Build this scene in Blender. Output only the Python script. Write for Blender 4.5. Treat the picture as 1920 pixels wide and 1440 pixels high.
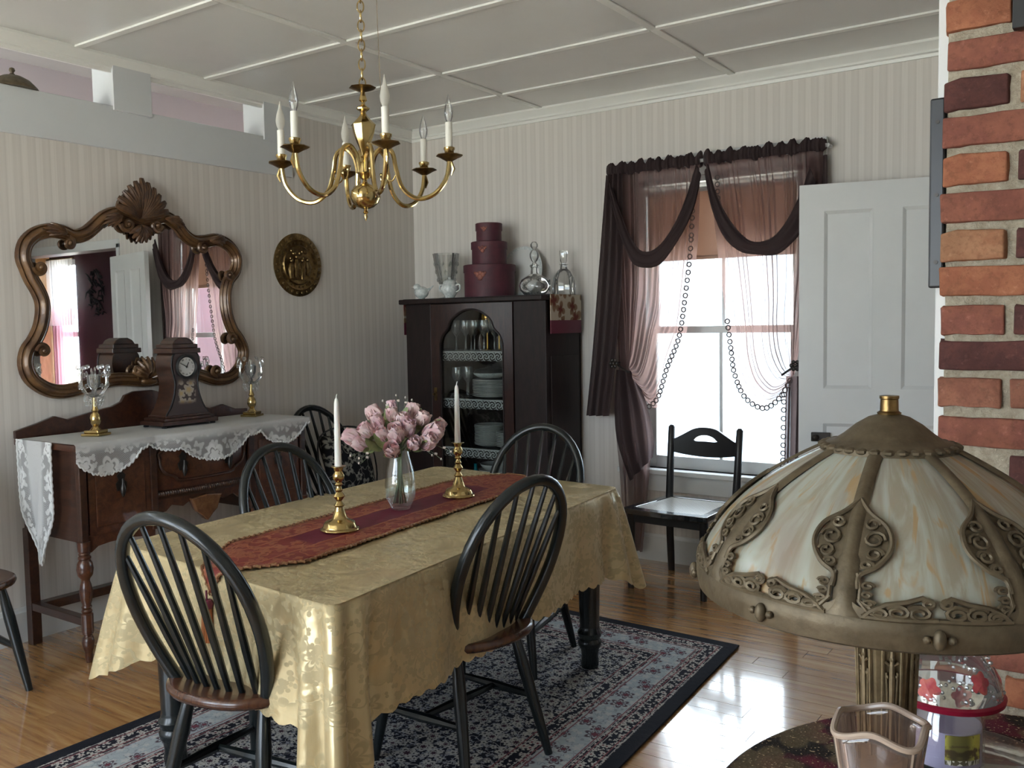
import bpy, bmesh, math, random
from mathutils import Vector, Matrix
random.seed(7)
PI = math.pi
sc = bpy.context.scene
COL = sc.collection
for o in list(bpy.data.objects): bpy.data.objects.remove(o)

# ---------------------------------------------------------------- camera
def make_camera():
    f, yaw, pit, rol = 1720.0, math.radians(34.73), math.radians(-3.71), math.radians(-0.94)
    fw = Vector((-math.sin(yaw)*math.cos(pit), math.cos(yaw)*math.cos(pit), math.sin(pit)))
    r = Vector((math.cos(yaw), math.sin(yaw), 0)); u = r.cross(fw)
    c, s = math.cos(rol), math.sin(rol)
    r, u = c*r + s*u, -s*r + c*u
    cam = bpy.data.cameras.new('camera'); cam.sensor_width = 36; cam.lens = f/1920*36
    cam.clip_start = 0.05; cam.clip_end = 200
    o = bpy.data.objects.new('camera', cam); COL.objects.link(o)
    m = Matrix((( r.x, u.x, -fw.x, 4.11), (r.y, u.y, -fw.y, -4.79), (r.z, u.z, -fw.z, 1.38), (0, 0, 0, 1)))
    o.matrix_world = m
    sc.camera = o
make_camera()

# ---------------------------------------------------------------- sky, daylight, exposure
world = bpy.data.worlds.new('sky'); sc.world = world; world.use_nodes = True
bg = world.node_tree.nodes['Background']
bg.inputs[0].default_value = (0.76, 0.88, 1.0, 1); bg.inputs[1].default_value = 6.0
sun = bpy.data.lights.new('sun', 'SUN'); sun.energy = 42.0; sun.angle = 0.02; sun.color = (1, .94, .84)
so = bpy.data.objects.new('sun', sun); COL.objects.link(so); so.rotation_euler = (0, math.radians(42), 0)     # high sun along the house front: lights the yard, enters no window
def portal(x, y, z, w, h, rot):           # window openings sampled as sky portals
    l = bpy.data.lights.new('daylight_portal', 'AREA'); l.shape = 'RECTANGLE'; l.size = w; l.size_y = h
    l.cycles.is_portal = True
    o = bpy.data.objects.new('daylight_portal', l); COL.objects.link(o); o.location = (x, y, z); o.rotation_euler = rot
NEG_Y = (-PI/2, 0, 0)      # points towards -y
POS_Y = (PI/2, 0, 0)       # points towards +y
portal(2.16, 0.14, 1.34, 0.95, 1.68, NEG_Y)
portal(1.0, -6.76, 1.45, 1.4, 2.0, POS_Y)
portal(2.6, -6.76, 1.45, 1.4, 2.0, POS_Y)
portal(-.55, -3.52, 1.5, .8, 1.8, POS_Y)
portal(6.15, 1.14, 1.35, 0.5, 1.7, NEG_Y)
sc.cycles.max_bounces = 9; sc.cycles.glossy_bounces = 4; sc.cycles.transmission_bounces = 6; sc.cycles.transparent_max_bounces = 20
sc.cycles.use_adaptive_sampling = True; sc.cycles.adaptive_threshold = .02
vs = sc.view_settings
vs.view_transform = 'Standard'; vs.look = 'None'; vs.gamma = 1.0; vs.use_curve_mapping = False
vs.exposure = 0.88

# ---------------------------------------------------------------- mesh helpers
class B:
    def __init__(s): s.v = []; s.f = []; s.uv = None
    def add(s, vs, fs):
        n = len(s.v); s.v += [tuple(p) for p in vs]; s.f += [tuple(i+n for i in q) for q in fs]; return s
    def box(s, x0, x1, y0, y1, z0, z1):
        return s.add([(x0,y0,z0),(x1,y0,z0),(x1,y1,z0),(x0,y1,z0),(x0,y0,z1),(x1,y0,z1),(x1,y1,z1),(x0,y1,z1)],
                     [(0,3,2,1),(4,5,6,7),(0,1,5,4),(1,2,6,5),(2,3,7,6),(3,0,4,7)])
    def lathe(s, prof, seg=24, c=(0,0,0), rfun=None, ax='z', cap=True):
        vs = []; n = len(prof)
        for r, z in prof:
            for k in range(seg):
                a = 2*PI*k/seg; rr = r*(rfun(a) if rfun else 1)
                p = (rr*math.cos(a), rr*math.sin(a), z)
                if ax == 'x': p = (z, p[0], p[1])
                elif ax == 'y': p = (p[0], z, p[1])
                vs.append((p[0]+c[0], p[1]+c[1], p[2]+c[2]))
        fs = []
        for i in range(n-1):
            for k in range(seg):
                k2 = (k+1) % seg; fs.append((i*seg+k, i*seg+k2, (i+1)*seg+k2, (i+1)*seg+k))
        if cap:
            if prof[0][0] > 1e-5: fs.append(tuple(range(seg))[::-1])
            if prof[-1][0] > 1e-5: fs.append(tuple((n-1)*seg+k for k in range(seg)))
        return s.add(vs, fs)
    def tube(s, pts, r, seg=8, closed=False, flat=1.0, up=None):
        pts = [Vector(p) for p in pts]; n = len(pts)
        rs = r if isinstance(r, (list, tuple)) else [r]*n
        vs = []; prev = None
        for i in range(n):
            if closed: t = pts[(i+1) % n]-pts[i-1]
            else: t = pts[min(i+1, n-1)]-pts[max(i-1, 0)]
            t.normalize()
            if up is not None:
                a = Vector(up); a = a - t*a.dot(t); a.normalize()
            elif prev is None:
                a = t.orthogonal().normalized()
            else:
                a = prev - t*prev.dot(t); a.normalize()
            prev = a; b = t.cross(a)
            for k in range(seg):
                g = 2*PI*k/seg; q = pts[i] + a*(math.cos(g)*rs[i]*flat) + b*(math.sin(g)*rs[i])
                vs.append(tuple(q))
        fs = []
        m = n if closed else n-1
        for i in range(m):
            j = (i+1) % n
            for k in range(seg):
                k2 = (k+1) % seg; fs.append((i*seg+k, i*seg+k2, j*seg+k2, j*seg+k))
        if not closed:
            fs.append(tuple(range(seg))[::-1]); fs.append(tuple((n-1)*seg+k for k in range(seg)))
        return s.add(vs, fs)
    def sweep(s, path, prof, closed=True, up=(1,0,0)):
        # prof: list of (side, out) ; side in the plane of the path, out along up
        path = [Vector(p) for p in path]; n = len(path); U = Vector(up); m = len(prof); vs = []
        for i in range(n):
            t = (path[(i+1) % n]-path[i-1]) if closed else (path[min(i+1,n-1)]-path[max(i-1,0)])
            t.normalize(); sd = U.cross(t); sd.normalize()
            for a, b in prof: vs.append(tuple(path[i]+sd*a+U*b))
        fs = []
        for i in range(n if closed else n-1):
            j = (i+1) % n
            for k in range(m-1): fs.append((i*m+k, i*m+k+1, j*m+k+1, j*m+k))
        return s.add(vs, fs)
    def prism(s, poly, a, b, ax='z'):
        n = len(poly)
        def P(p, h):
            if ax == 'z': return (p[0], p[1], h)
            if ax == 'x': return (h, p[0], p[1])
            return (p[0], h, p[1])
        vs = [P(p, a) for p in poly]+[P(p, b) for p in poly]
        fs = [tuple(range(n))[::-1], tuple(range(n, 2*n))]+[(i, (i+1) % n, n+(i+1) % n, n+i) for i in range(n)]
        return s.add(vs, fs)
    def ell(s, c, r, seg=12, rings=8, rot=None):
        vs = []; fs = []
        for i in range(rings+1):
            th = PI*i/rings
            for k in range(seg):
                a = 2*PI*k/seg; p = Vector((r[0]*math.sin(th)*math.cos(a), r[1]*math.sin(th)*math.sin(a), r[2]*math.cos(th)))
                if rot: p = rot @ p
                vs.append((p.x+c[0], p.y+c[1], p.z+c[2]))
        for i in range(rings):
            for k in range(seg):
                k2 = (k+1) % seg; fs.append((i*seg+k, (i+1)*seg+k, (i+1)*seg+k2, i*seg+k2))
        return s.add(vs, fs)
    def grid(s, fn, nu, nv, uvf=None, closeu=False):
        n0 = len(s.v); vs = []; fs = []
        uvs = []
        for j in range(nv+1):
            for i in range(nu if closeu else nu+1):
                vs.append(tuple(fn(i/nu, j/nv)))
        w = nu if closeu else nu+1
        for j in range(nv):
            for i in range(nu):
                i2 = (i+1) % nu if closeu else i+1
                fs.append((j*w+i, j*w+i2, (j+1)*w+i2, (j+1)*w+i))
                if uvf: uvs += [uvf(i/nu, j/nv), uvf((i+1)/nu, j/nv), uvf((i+1)/nu, (j+1)/nv), uvf(i/nu, (j+1)/nv)]
        if uvf: s.uv = (s.uv or []) + uvs
        return s.add(vs, fs)
    def xf(s, m): s.v = [tuple(m @ Vector(p)) for p in s.v]; return s
    def shift(s, d): s.v = [(p[0]+d[0], p[1]+d[1], p[2]+d[2]) for p in s.v]; return s
    def mesh(s, name, smooth=40, bevel=0, weld=False):
        me = bpy.data.meshes.new(name); me.from_pydata(s.v, [], s.f)
        if s.uv:
            l = me.uv_layers.new(name='UVMap')
            for i, q in enumerate(s.uv): l.data[i].uv = q
        if bevel or weld or True:
            bm = bmesh.new(); bm.from_mesh(me)
            if weld: bmesh.ops.remove_doubles(bm, verts=bm.verts, dist=1e-5)
            if not s.uv: bmesh.ops.recalc_face_normals(bm, faces=bm.faces)
            if bevel:
                es = [e for e in bm.edges if len(e.link_faces) == 2 and e.calc_face_angle(0) > 0.6]
                bmesh.ops.bevel(bm, geom=es, offset=bevel, segments=2, profile=.5, affect='EDGES', clamp_overlap=True)
            bm.to_mesh(me); bm.free()
        if smooth:
            me.shade_smooth()
            if smooth < 180: me.set_sharp_from_angle(angle=math.radians(smooth))
        me.update(); return me
    def build(s, name, mat, parent=None, smooth=40, bevel=0, weld=False, loc=None, rot=None, solid=0, subsurf=0):
        me = s.mesh(name, smooth, bevel, weld)
        me.materials.append(mat)
        return link(name, me, parent, loc, rot, solid, subsurf)
def link(name, me, parent=None, loc=None, rot=None, solid=0, subsurf=0):
    o = bpy.data.objects.new(name, me); COL.objects.link(o); o.parent = parent
    if loc is not None: o.location = loc
    if rot is not None: o.rotation_euler = rot
    if solid:
        m = o.modifiers.new('s', 'SOLIDIFY'); m.thickness = solid; m.offset = 0
    if subsurf:
        m = o.modifiers.new('ss', 'SUBSURF'); m.levels = subsurf; m.render_levels = subsurf
    return o
def thing(name, label, cat, loc=(0,0,0), rotz=0, group=None):
    o = bpy.data.objects.new(name, None); COL.objects.link(o); o.location = loc; o.rotation_euler = (0,0,rotz)
    o.empty_display_size = .05
    return tag(o, label, cat, group)
def tag(o, label, cat, group=None):
    o['label'] = label; o['category'] = cat
    if group: o['group'] = group
    return o
def struct(o, label=None):
    o['kind'] = 'structure'
    if label: o['label'] = label
    return o
def dup(root, loc, rotz, label, group=None):
    r = root.copy(); COL.objects.link(r); r.location = loc; r.rotation_euler = (0,0,rotz); r['label'] = label
    if group: r['group'] = group
    for ch in list(root.children):
        c = ch.copy(); COL.objects.link(c); c.parent = r
        for g in list(ch.children):
            d = g.copy(); COL.objects.link(d); d.parent = c
    return r
def catmull(pts, n=6, closed=False):
    P = [Vector(p) for p in pts]; out = []; m = len(P)
    rng = range(m if closed else m-1)
    for i in rng:
        if closed: a, b, c, d = P[i-1], P[i], P[(i+1) % m], P[(i+2) % m]
        else: a, b, c, d = P[max(i-1,0)], P[i], P[i+1], P[min(i+2,m-1)]
        for k in range(n):
            t = k/n
            out.append(0.5*((2*b)+(c-a)*t+(2*a-5*b+4*c-d)*t*t+(3*b-a-3*c+d)*t**3))
    if not closed: out.append(P[-1])
    return out
def lerp(a, b, t): return a+(b-a)*t
def sstep(a, b, x):
    t = max(0, min(1, (x-a)/(b-a))); return t*t*(3-2*t)
# ---------------------------------------------------------------- materials
class NT:
    def __init__(s, name):
        s.m = bpy.data.materials.new(name); s.m.use_nodes = True; s.t = s.m.node_tree
        s.b = s.t.nodes['Principled BSDF']; s.o = s.t.nodes['Material Output']
    def put(s, sock, v):
        if v is None: return
        if hasattr(v, 'is_output') or isinstance(v, bpy.types.NodeSocket): s.t.links.new(v, sock)
        else:
            if isinstance(v, (tuple, list)) and len(v) == 3 and sock.type == 'RGBA': v = (*v, 1)
            sock.default_value = v
    def n(s, ty, ins=None, **props):
        nd = s.t.nodes.new(ty)
        for k, v in props.items(): setattr(nd, k, v)
        for k, v in (ins or {}).items(): s.put(nd.inputs[k], v)
        return nd
    def ma(s, op, a, b=None, c=None, clamp=False):
        nd = s.n('ShaderNodeMath', {0: a, 1: b, 2: c}, operation=op); nd.use_clamp = clamp; return nd.outputs[0]
    def vm(s, op, a, b=None, out=0):
        nd = s.n('ShaderNodeVectorMath', {0: a, 1: b}, operation=op); return nd.outputs[out]
    def mix(s, fac, a, b, mode='MIX'):
        nd = s.n('ShaderNodeMix', None, data_type='RGBA', blend_type=mode)
        s.put(nd.inputs[0], fac); s.put(nd.inputs[6], a); s.put(nd.inputs[7], b); return nd.outputs[2]
    def ramp(s, fac, stops, interp='LINEAR'):
        nd = s.n('ShaderNodeValToRGB', {0: fac}); cr = nd.color_ramp; cr.interpolation = interp
        while len(cr.elements) < len(stops): cr.elements.new(.5)
        for e, (p, c) in zip(cr.elements, stops):
            e.position = p; e.color = (c, c, c, 1) if isinstance(c, (int, float)) else (*c, 1)
        return nd.outputs[0]
    def step(s, x, a, b):      # smoothstep 0..1 between a and b
        nd = s.n('ShaderNodeMapRange', {0: x, 1: a, 2: b, 3: 0.0, 4: 1.0}, interpolation_type='SMOOTHSTEP'); return nd.outputs[0]
    def obj(s): return s.n('ShaderNodeTexCoord').outputs['Object']
    def gen(s): return s.n('ShaderNodeTexCoord').outputs['Generated']
    def uv(s): return s.n('ShaderNodeTexCoord').outputs['UV']
    def rnd(s): return s.n('ShaderNodeObjectInfo').outputs['Random']
    def sep(s, v):
        nd = s.n('ShaderNodeSeparateXYZ', {0: v}); return nd.outputs[0], nd.outputs[1], nd.outputs[2]
    def com(s, x=0.0, y=0.0, z=0.0): return s.n('ShaderNodeCombineXYZ', {0: x, 1: y, 2: z}).outputs[0]
    def noise(s, v, scale, detail=3, rough=.5, dist=0.0):
        return s.n('ShaderNodeTexNoise', {'Vector': v, 'Scale': scale, 'Detail': detail, 'Roughness': rough, 'Distortion': dist}).outputs[0]
    def scl(s, v, x, y, z): return s.vm('MULTIPLY', v, (x, y, z))
    def flower(s, v, scale, petals, rad, rand=.8, depth=.4, soft=.12):
        # rosettes scattered on the cells of a 2D Voronoi; returns (mask, inner core mask, radius)
        vo = s.n('ShaderNodeTexVoronoi', {'Vector': v, 'Scale': scale, 'Randomness': rand}, voronoi_dimensions='2D')
        d = s.vm('SUBTRACT', v, vo.outputs['Position']); x, y, _ = s.sep(d)
        r = s.ma('SQRT', s.ma('ADD', s.ma('MULTIPLY', x, x), s.ma('MULTIPLY', y, y)))
        cr, cg, cb = s.sep(vo.outputs['Color'])
        a = s.ma('ADD', s.ma('ARCTAN2', y, x), s.ma('MULTIPLY', cr, 6.283))
        k = s.ma('ADD', 1-depth, s.ma('MULTIPLY', s.ma('ABSOLUTE', s.ma('COSINE', s.ma('MULTIPLY', a, petals/2))), depth))
        R = s.ma('MULTIPLY', s.ma('MULTIPLY', k, rad), s.ma('ADD', .7, s.ma('MULTIPLY', cg, .5)))
        q = s.ma('DIVIDE', r, R)
        return s.ma('SUBTRACT', 1.0, s.step(q, 1-soft, 1+soft)), s.ma('SUBTRACT', 1.0, s.step(q, .3, .42)), q
    def line(s, v, scale, w, detail=1):
        x = s.noise(v, scale, detail); d = s.ma('ABSOLUTE', s.ma('SUBTRACT', x, .5))
        return s.ma('SUBTRACT', 1.0, s.step(d, w*.6, w))
    def bump(s, h, strength=.3, dist=.01):
        s.put(s.b.inputs['Normal'], s.n('ShaderNodeBump', {'Height': h, 'Strength': strength, 'Distance': dist}).outputs[0])
    def fin(s, col=None, rough=None, metal=None, spec=None, coat=None, sheen=None, alpha=None):
        for k, v in (('Base Color', col), ('Roughness', rough), ('Metallic', metal), ('Specular IOR Level', spec),
                     ('Coat Weight', coat), ('Sheen Weight', sheen), ('Alpha', alpha)):
            if v is not None: s.put(s.b.inputs[k], v)
        return s.m
def mat(name, col, rough=.5, metal=0.0, spec=.5, coat=0.0, var=0.0, vscale=8, stretch=(1,1,1), col2=None, bump=0.0, bscale=60, bdist=.003):
    t = NT(name); c = col
    if var or col2:
        nz = t.noise(t.scl(t.obj(), *stretch), vscale, 4, .6)
        nz = t.step(nz, .3, .7)
        c2 = col2 or tuple(x*(1-var) for x in col)
        c = t.mix(nz, col, c2)
    if bump: t.bump(t.noise(t.obj(), bscale, 3), bump, bdist)
    return t.fin(c, rough, metal, spec, coat)
M = {}
def wood(name, c1, c2, scale=3.0, stretch=(1,12,12), rough=.35, coat=.2, spec=.5):
    t = NT(name); v = t.scl(t.obj(), *stretch)
    v = t.vm('ADD', v, t.scl(t.com(t.rnd(), t.rnd(), t.rnd()), 9, 9, 9))
    a = t.noise(v, scale, 5, .65, .6); b = t.noise(v, scale*6, 3, .6)
    k = t.step(t.ma('ADD', t.ma('MULTIPLY', a, .75), t.ma('MULTIPLY', b, .25)), .35, .65)
    t.bump(b, .08, .002)
    return t.fin(t.mix(k, c1, c2), rough, 0.0, spec, coat)
def setup_mats():
    # wallpaper : vertical stripes with fine threads
    t = NT('striped_wallpaper'); x, y, z = t.sep(t.obj()); w = t.ma('ADD', x, y)
    fr = t.ma('FRACT', t.ma('DIVIDE', w, .066))
    band = t.ramp(fr, [(0, .05), (.04, 0), (.07, .75), (.12, 1), (.44, 1), (.50, .55), (.53, 0), (.56, .5), (.60, .35), (.80, .6), (.92, .35), (1, .05)])
    th = t.noise(t.com(t.ma('MULTIPLY', w, 260), 0, t.ma('MULTIPLY', z, 2.0)), 1.0, 2)
    lo = t.noise(t.obj(), .9, 2)
    c = t.mix(band, (.575, .54, .50), (.665, .63, .585)); c = t.mix(t.ma('MULTIPLY', t.step(th, .42, .65), .30), c, (.54, .50, .45))
    c = t.mix(t.ma('MULTIPLY', lo, .16), c, (.60, .54, .50))
    M['wallpaper'] = t.fin(c, .62, 0.0, .35)
    M['white'] = mat('white_painted_wood', (.66, .67, .66), .38, var=.05, vscale=3, bump=.05, bscale=25)
    M['beam'] = mat('pale_grey_painted_wood', (.60, .62, .63), .3, var=.04, vscale=2)
    M['ceiling'] = mat('ceiling_gloss_paint', (.70, .70, .675), .24, var=.06, vscale=1.2, bump=.06, bscale=6, bdist=.01, spec=.5)
    M['batten'] = mat('ceiling_batten_paint', (.74, .74, .70), .3)
    M['pinkwall'] = mat('lavender_plaster', (.76, .68, .71), .6)
    M['maroonwall'] = mat('maroon_painted_plaster', (.085, .028, .04), .45, var=.2, vscale=3)
    M['plain'] = mat('cream_plaster', (.60, .57, .53), .6)
    # floor planks
    t = NT('strip_floor_wood'); r = t.rnd(); o = t.vm('ADD', t.obj(), t.com(t.ma('ADD', 3.3, t.ma('MULTIPLY', r, 21)), t.ma('ADD', 1.7, t.ma('MULTIPLY', r, 9)), .37))
    v = t.vm('ADD', t.scl(o, 1.2, 16, 16), t.com(t.ma('MULTIPLY', r, 40), t.ma('MULTIPLY', r, 17), 0))
    g = t.noise(v, 2.4, 5, .65, .5); g2 = t.noise(v, 14, 3, .6)
    c = t.ramp(g, [(.28, (.27, .12, .042)), (.5, (.46, .24, .09)), (.72, (.60, .36, .155))])
    c = t.mix(t.ma('MULTIPLY', t.ma('SUBTRACT', r, .2, clamp=True), .65), c, (.33, .16, .056))
    w = t.noise(o, 7, 4); t.bump(t.ma('ADD', g2, t.ma('MULTIPLY', w, .8)), .06, .004)
    M['floor'] = t.fin(c, t.ma('ADD', .17, t.ma('MULTIPLY', w, .10)), 0.0, .6, 1.0)
    t.b.inputs['Coat Roughness'].default_value = .08; t.b.inputs['Coat IOR'].default_value = 1.85
    M['floorgap'] = mat('dark_floor_gap', (.035, .018, .008), .7)
    # furniture
    M['mahog'] = wood('red_brown_mahogany', (.045, .014, .007), (.105, .036, .016), 2.2, (3, 14, 14), .28, .35)
    M['mahog_d'] = wood('dark_mahogany', (.022, .008, .005), (.055, .020, .010), 2.5, (3, 14, 14), .3, .3)
    M['burl'] = wood('burl_veneer', (.105, .040, .016), (.18, .078, .032), 5, (6, 6, 6), .26, .35)
    M['seat'] = wood('brown_seat_wood', (.040, .014, .008), (.090, .034, .016), 2.6, (14, 3, 3), .25, .3)
    M['blackgloss'] = mat('black_gloss_enamel', (.008, .010, .012), .2, coat=1.0); M['blackgloss'].node_tree.nodes['Principled BSDF'].inputs['Coat IOR'].default_value = 1.9
    M['black'] = mat('black_green_paint', (.008, .012, .013), .27, spec=.5, var=.3, vscale=9, coat=.15)
    M['blackw'] = mat('black_satin_paint', (.012, .012, .014), .33, var=.3, vscale=9)
    M['cab'] = wood('ebony_cabinet_wood', (.009, .005, .0045), (.018, .009, .0075), 2.4, (14, 14, 3), .5, .0, .3)
    M['cabred'] = wood('ebony_red_cabinet_wood', (.014, .006, .005), (.035, .013, .009), 2.4, (14, 14, 3), .33, .15)
    M['brass'] = mat('polished_brass', (.58, .43, .19), .16, 1.0, var=.15, vscale=30)
    M['brass_d'] = mat('aged_brass', (.26, .17, .07), .34, 1.0, col2=(.12, .08, .035), vscale=40, bump=.15, bscale=120)
    M['antique'] = mat('antique_bronze_metal', (.135, .105, .065), .52, .5, col2=(.085, .064, .038), vscale=45, bump=.2, bscale=150)
    M['antique_l'] = mat('pale_antique_gold', (.24, .18, .10), .48, .5, col2=(.12, .085, .045), vscale=35, bump=.2, bscale=140)
    M['gilt'] = mat('gilded_dark_frame', (.058, .025, .011), .33, .25, col2=(.165, .085, .032), vscale=11, bump=.25, bscale=90, coat=.25)
    M['gilt_d'] = mat('dark_carved_frame', (.042, .018, .009), .36, .15, col2=(.11, .052, .02), vscale=26, bump=.2, bscale=90, coat=.2)
    t = NT('mirror_silver'); M['mirror'] = t.fin((.88, .89, .88), .012, 1.0)
    M['dark'] = mat('near_black', (.01, .01, .011), .5)
    M['pewter'] = mat('dark_pewter', (.035, .03, .026), .35, .6)
    M['wax'] = mat('white_wax', (.72, .70, .66), .45); M['wax'].node_tree.nodes['Principled BSDF'].inputs['Subsurface Weight'].default_value = .15
    M['sleeve'] = mat('ivory_candle_sleeve', (.74, .72, .64), .5)
    M['china'] = mat('white_china', (.58, .58, .56), .2)
    M['chinab'] = mat('white_china_blue_sprig', (.66, .68, .66), .2, col2=(.42, .47, .46), vscale=60)
    # clear things
    def thin(name, tint, fres=1.0, body=.0, bodycol=(.8,.8,.8)):
        t = NT(name); t.t.nodes.remove(t.b)
        tr = t.n('ShaderNodeBsdfTransparent', {0: tint}); gl = t.n('ShaderNodeBsdfGlossy', {0: (1,1,1), 'Roughness': .03})
        lw = t.n('ShaderNodeFresnel', {0: 1.5})
        mx = t.n('ShaderNodeMixShader', {0: t.ma('MULTIPLY', lw.outputs[0], fres, clamp=True), 1: tr.outputs[0], 2: gl.outputs[0]})
        o = mx
        if body:
            df = t.n('ShaderNodeBsdfTranslucent', {0: bodycol}); d2 = t.n('ShaderNodeBsdfDiffuse', {0: bodycol})
            m2 = t.n('ShaderNodeMixShader', {0: .5, 1: df.outputs[0], 2: d2.outputs[0]})
            o = t.n('ShaderNodeMixShader', {0: body, 1: mx.outputs[0], 2: m2.outputs[0]})
        t.put(t.o.inputs[0], o.outputs[0]); return t.m
    M['pane'] = thin('window_pane_glass', (.96, .98, .97))
    M['bulb'] = thin('clear_bulb_glass', (.93, .93, .92), 1.6, .06)
    M['bulbf'] = thin('frosted_bulb_glass', (.8, .8, .78), 1.0, .75, (.78, .76, .70))
    M['cabglass'] = thin('cabinet_pane_glass', (.86, .88, .87), 1.0)
    M['crystal'] = thin('cut_crystal', (.92, .93, .92), 2.0, .06)
    t = NT('thick_clear_glass'); t.b.inputs['Transmission Weight'].default_value = 1.0
    M['glass'] = t.fin((.93, .97, .96), .02); t.b.inputs['IOR'].default_value = 1.45
    M['pinkglass'] = thin('frosted_pink_glass', (.92, .85, .82), 1.4, .12, (.46, .40, .37))
    M['pinkrim'] = mat('pink_glass_rim', (.44, .34, .27), .2)
    # painted black windsor highlights etc. done; textiles
    t = NT('gold_damask'); uv = t.uv()
    f1, c1, q1 = t.flower(uv, 6.5, 6, .044, .75, .62); f2, c2, q2 = t.flower(t.vm('ADD', uv, (.37, .21, 0)), 17, 2, .021, .9, .86)
    f3, c3, q3 = t.flower(t.vm('ADD', uv, (.77, .61, 0)), 34, 2, .0105, .9, .84)
    zone = t.step(t.noise(uv, 4.2, 1), .42, .50)
    pet = t.step(t.ma('ABSOLUTE', t.ma('SUBTRACT', q1, .55)), .06, .16)
    m1 = t.ma('MULTIPLY', f1, t.ma('SUBTRACT', 1.0, t.ma('MULTIPLY', t.ma('SUBTRACT', 1.0, pet), .8)))
    vines = t.line(uv, 9, .010)
    ms = t.ma('MAXIMUM', m1, t.ma('MULTIPLY', zone, t.ma('MAXIMUM', t.ma('MAXIMUM', f2, f3), vines)), clamp=True)
    wv = t.noise(t.scl(uv, 700, 40, 1), 1, 1)
    cloth = t.mix(ms, (.60, .48, .265), (.43, .345, .19)); cloth = t.mix(t.ma('MULTIPLY', t.noise(uv, 3, 3), .35), cloth, (.50, .41, .235))
    wr = t.noise(t.scl(uv, 1, 1, 1), 7, 3, .5, .6)
    t.bump(t.ma('ADD', t.ma('ADD', t.ma('MULTIPLY', wr, 5.0), t.ma('MULTIPLY', ms, .15)), t.ma('MULTIPLY', wv, .1)), .35, .006)
    M['damask'] = t.fin(cloth, t.ma('ADD', .31, t.ma('MULTIPLY', ms, .40)), t.ma('SUBTRACT', .42, t.ma('MULTIPLY', ms, .42)), .5)
    # maroon brocade runner with gold figures
    t = NT('maroon_brocade'); uv = t.uv(); u, v, _ = t.sep(uv)
    f1, c1, q1 = t.flower(uv, 7, 6, .06, .6, .35); f2, _, q2 = t.flower(t.vm('ADD', uv, (.3, .13, 0)), 19, 3, .024, .9, .7)
    ln = t.line(uv, 10, .016, 1)
    edge = t.step(t.ma('ABSOLUTE', v), .06, .066)
    band = t.ma('MULTIPLY', t.step(t.ma('ABSOLUTE', v), .066, .068), t.ma('SUBTRACT', 1.0, t.step(t.ma('ABSOLUTE', v), .074, .076)))
    endz = t.step(t.ma('ABSOLUTE', u), .50, .52)
    zone = t.ma('MAXIMUM', edge, endz)
    ring = t.ma('SUBTRACT', 1.0, t.step(t.ma('ABSOLUTE', t.ma('SUBTRACT', q1, .75)), .06, .14))
    gold = t.ma('MULTIPLY', zone, t.ma('MAXIMUM', t.ma('MAXIMUM', ring, t.ma('MULTIPLY', f2, .8)), ln), clamp=True)
    gold = t.ma('MAXIMUM', gold, band)
    base = t.mix(zone, (.13, .008, .026), (.185, .022, .018))
    c = t.mix(t.ma('MULTIPLY', gold, .55), base, (.42, .17, .075))
    t.bump(t.ma('ADD', gold, t.ma('MULTIPLY', t.noise(uv, 9, 2), 2.0)), .4, .004)
    M['runner'] = t.fin(c, .5, 0.0, .35)
    M['braid'] = mat('gold_red_braid', (.34, .20, .085), .55, .2, col2=(.16, .035, .02), vscale=160)
    M['tassel'] = mat('rust_tassel_thread', (.30, .085, .02), .6, col2=(.42, .15, .045), vscale=120, stretch=(6, 6, .4))
    # sheer curtains
    def sheer(name, c, dens, tl_=None):
        t = NT(name); t.t.nodes.remove(t.b)
        tr = t.n('ShaderNodeBsdfTransparent', {0: (1, .96, .94)}); df = t.n('ShaderNodeBsdfDiffuse', {0: c})
        tl = t.n('ShaderNodeBsdfTranslucent', {0: tl_ or tuple(min(1, x*1.5) for x in c)})
        m1 = t.n('ShaderNodeMixShader', {0: .5, 1: df.outputs[0], 2: tl.outputs[0]})
        lw = t.n('ShaderNodeLayerWeight', {0: .5}).outputs['Facing']
        d = t.ma('ADD', dens, t.ma('MULTIPLY', t.ma('POWER', lw, 1.5), .75), clamp=True)
        m2 = t.n('ShaderNodeMixShader', {0: d, 1: tr.outputs[0], 2: m1.outputs[0]})
        t.put(t.o.inputs[0], m2.outputs[0]); return t.m
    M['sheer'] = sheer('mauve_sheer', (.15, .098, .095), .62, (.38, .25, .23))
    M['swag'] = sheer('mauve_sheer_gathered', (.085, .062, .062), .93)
    M['lacew'] = sheer('white_lace_sheer', (.75, .72, .74), .5)
    M['pinksheer'] = sheer('pink_sheer', (.62, .33, .40), .6)
    t = NT('tan_roller_blind'); t.t.nodes.remove(t.b)
    df = t.n('ShaderNodeBsdfDiffuse', {0: (.50, .38, .31)}); tl = t.n('ShaderNodeBsdfTranslucent', {0: (.34, .235, .185)})
    t.put(t.o.inputs[0], t.n('ShaderNodeMixShader', {0: .5, 1: df.outputs[0], 2: tl.outputs[0]}).outputs[0]); M['blind'] = t.m
    # white lace with open net (alpha)
    def lace(name, base_open, zone_from, zone_to, col):
        t = NT(name); uv = t.uv(); u, v, _ = t.sep(uv)
        f1, c1, q1 = t.flower(uv, 8, 5, .055, .35, .35)
        ring = t.step(t.ma('ABSOLUTE', t.ma('SUBTRACT', q1, .55)), .03, .10)
        net = t.ma('MAXIMUM', t.step(t.ma('ABSOLUTE', t.ma('SINE', t.ma('MULTIPLY', t.ma('ADD', u, v), 420))), .55, .75),
                   t.step(t.ma('ABSOLUTE', t.ma('SINE', t.ma('MULTIPLY', t.ma('SUBTRACT', u, v), 420))), .55, .75))
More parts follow.
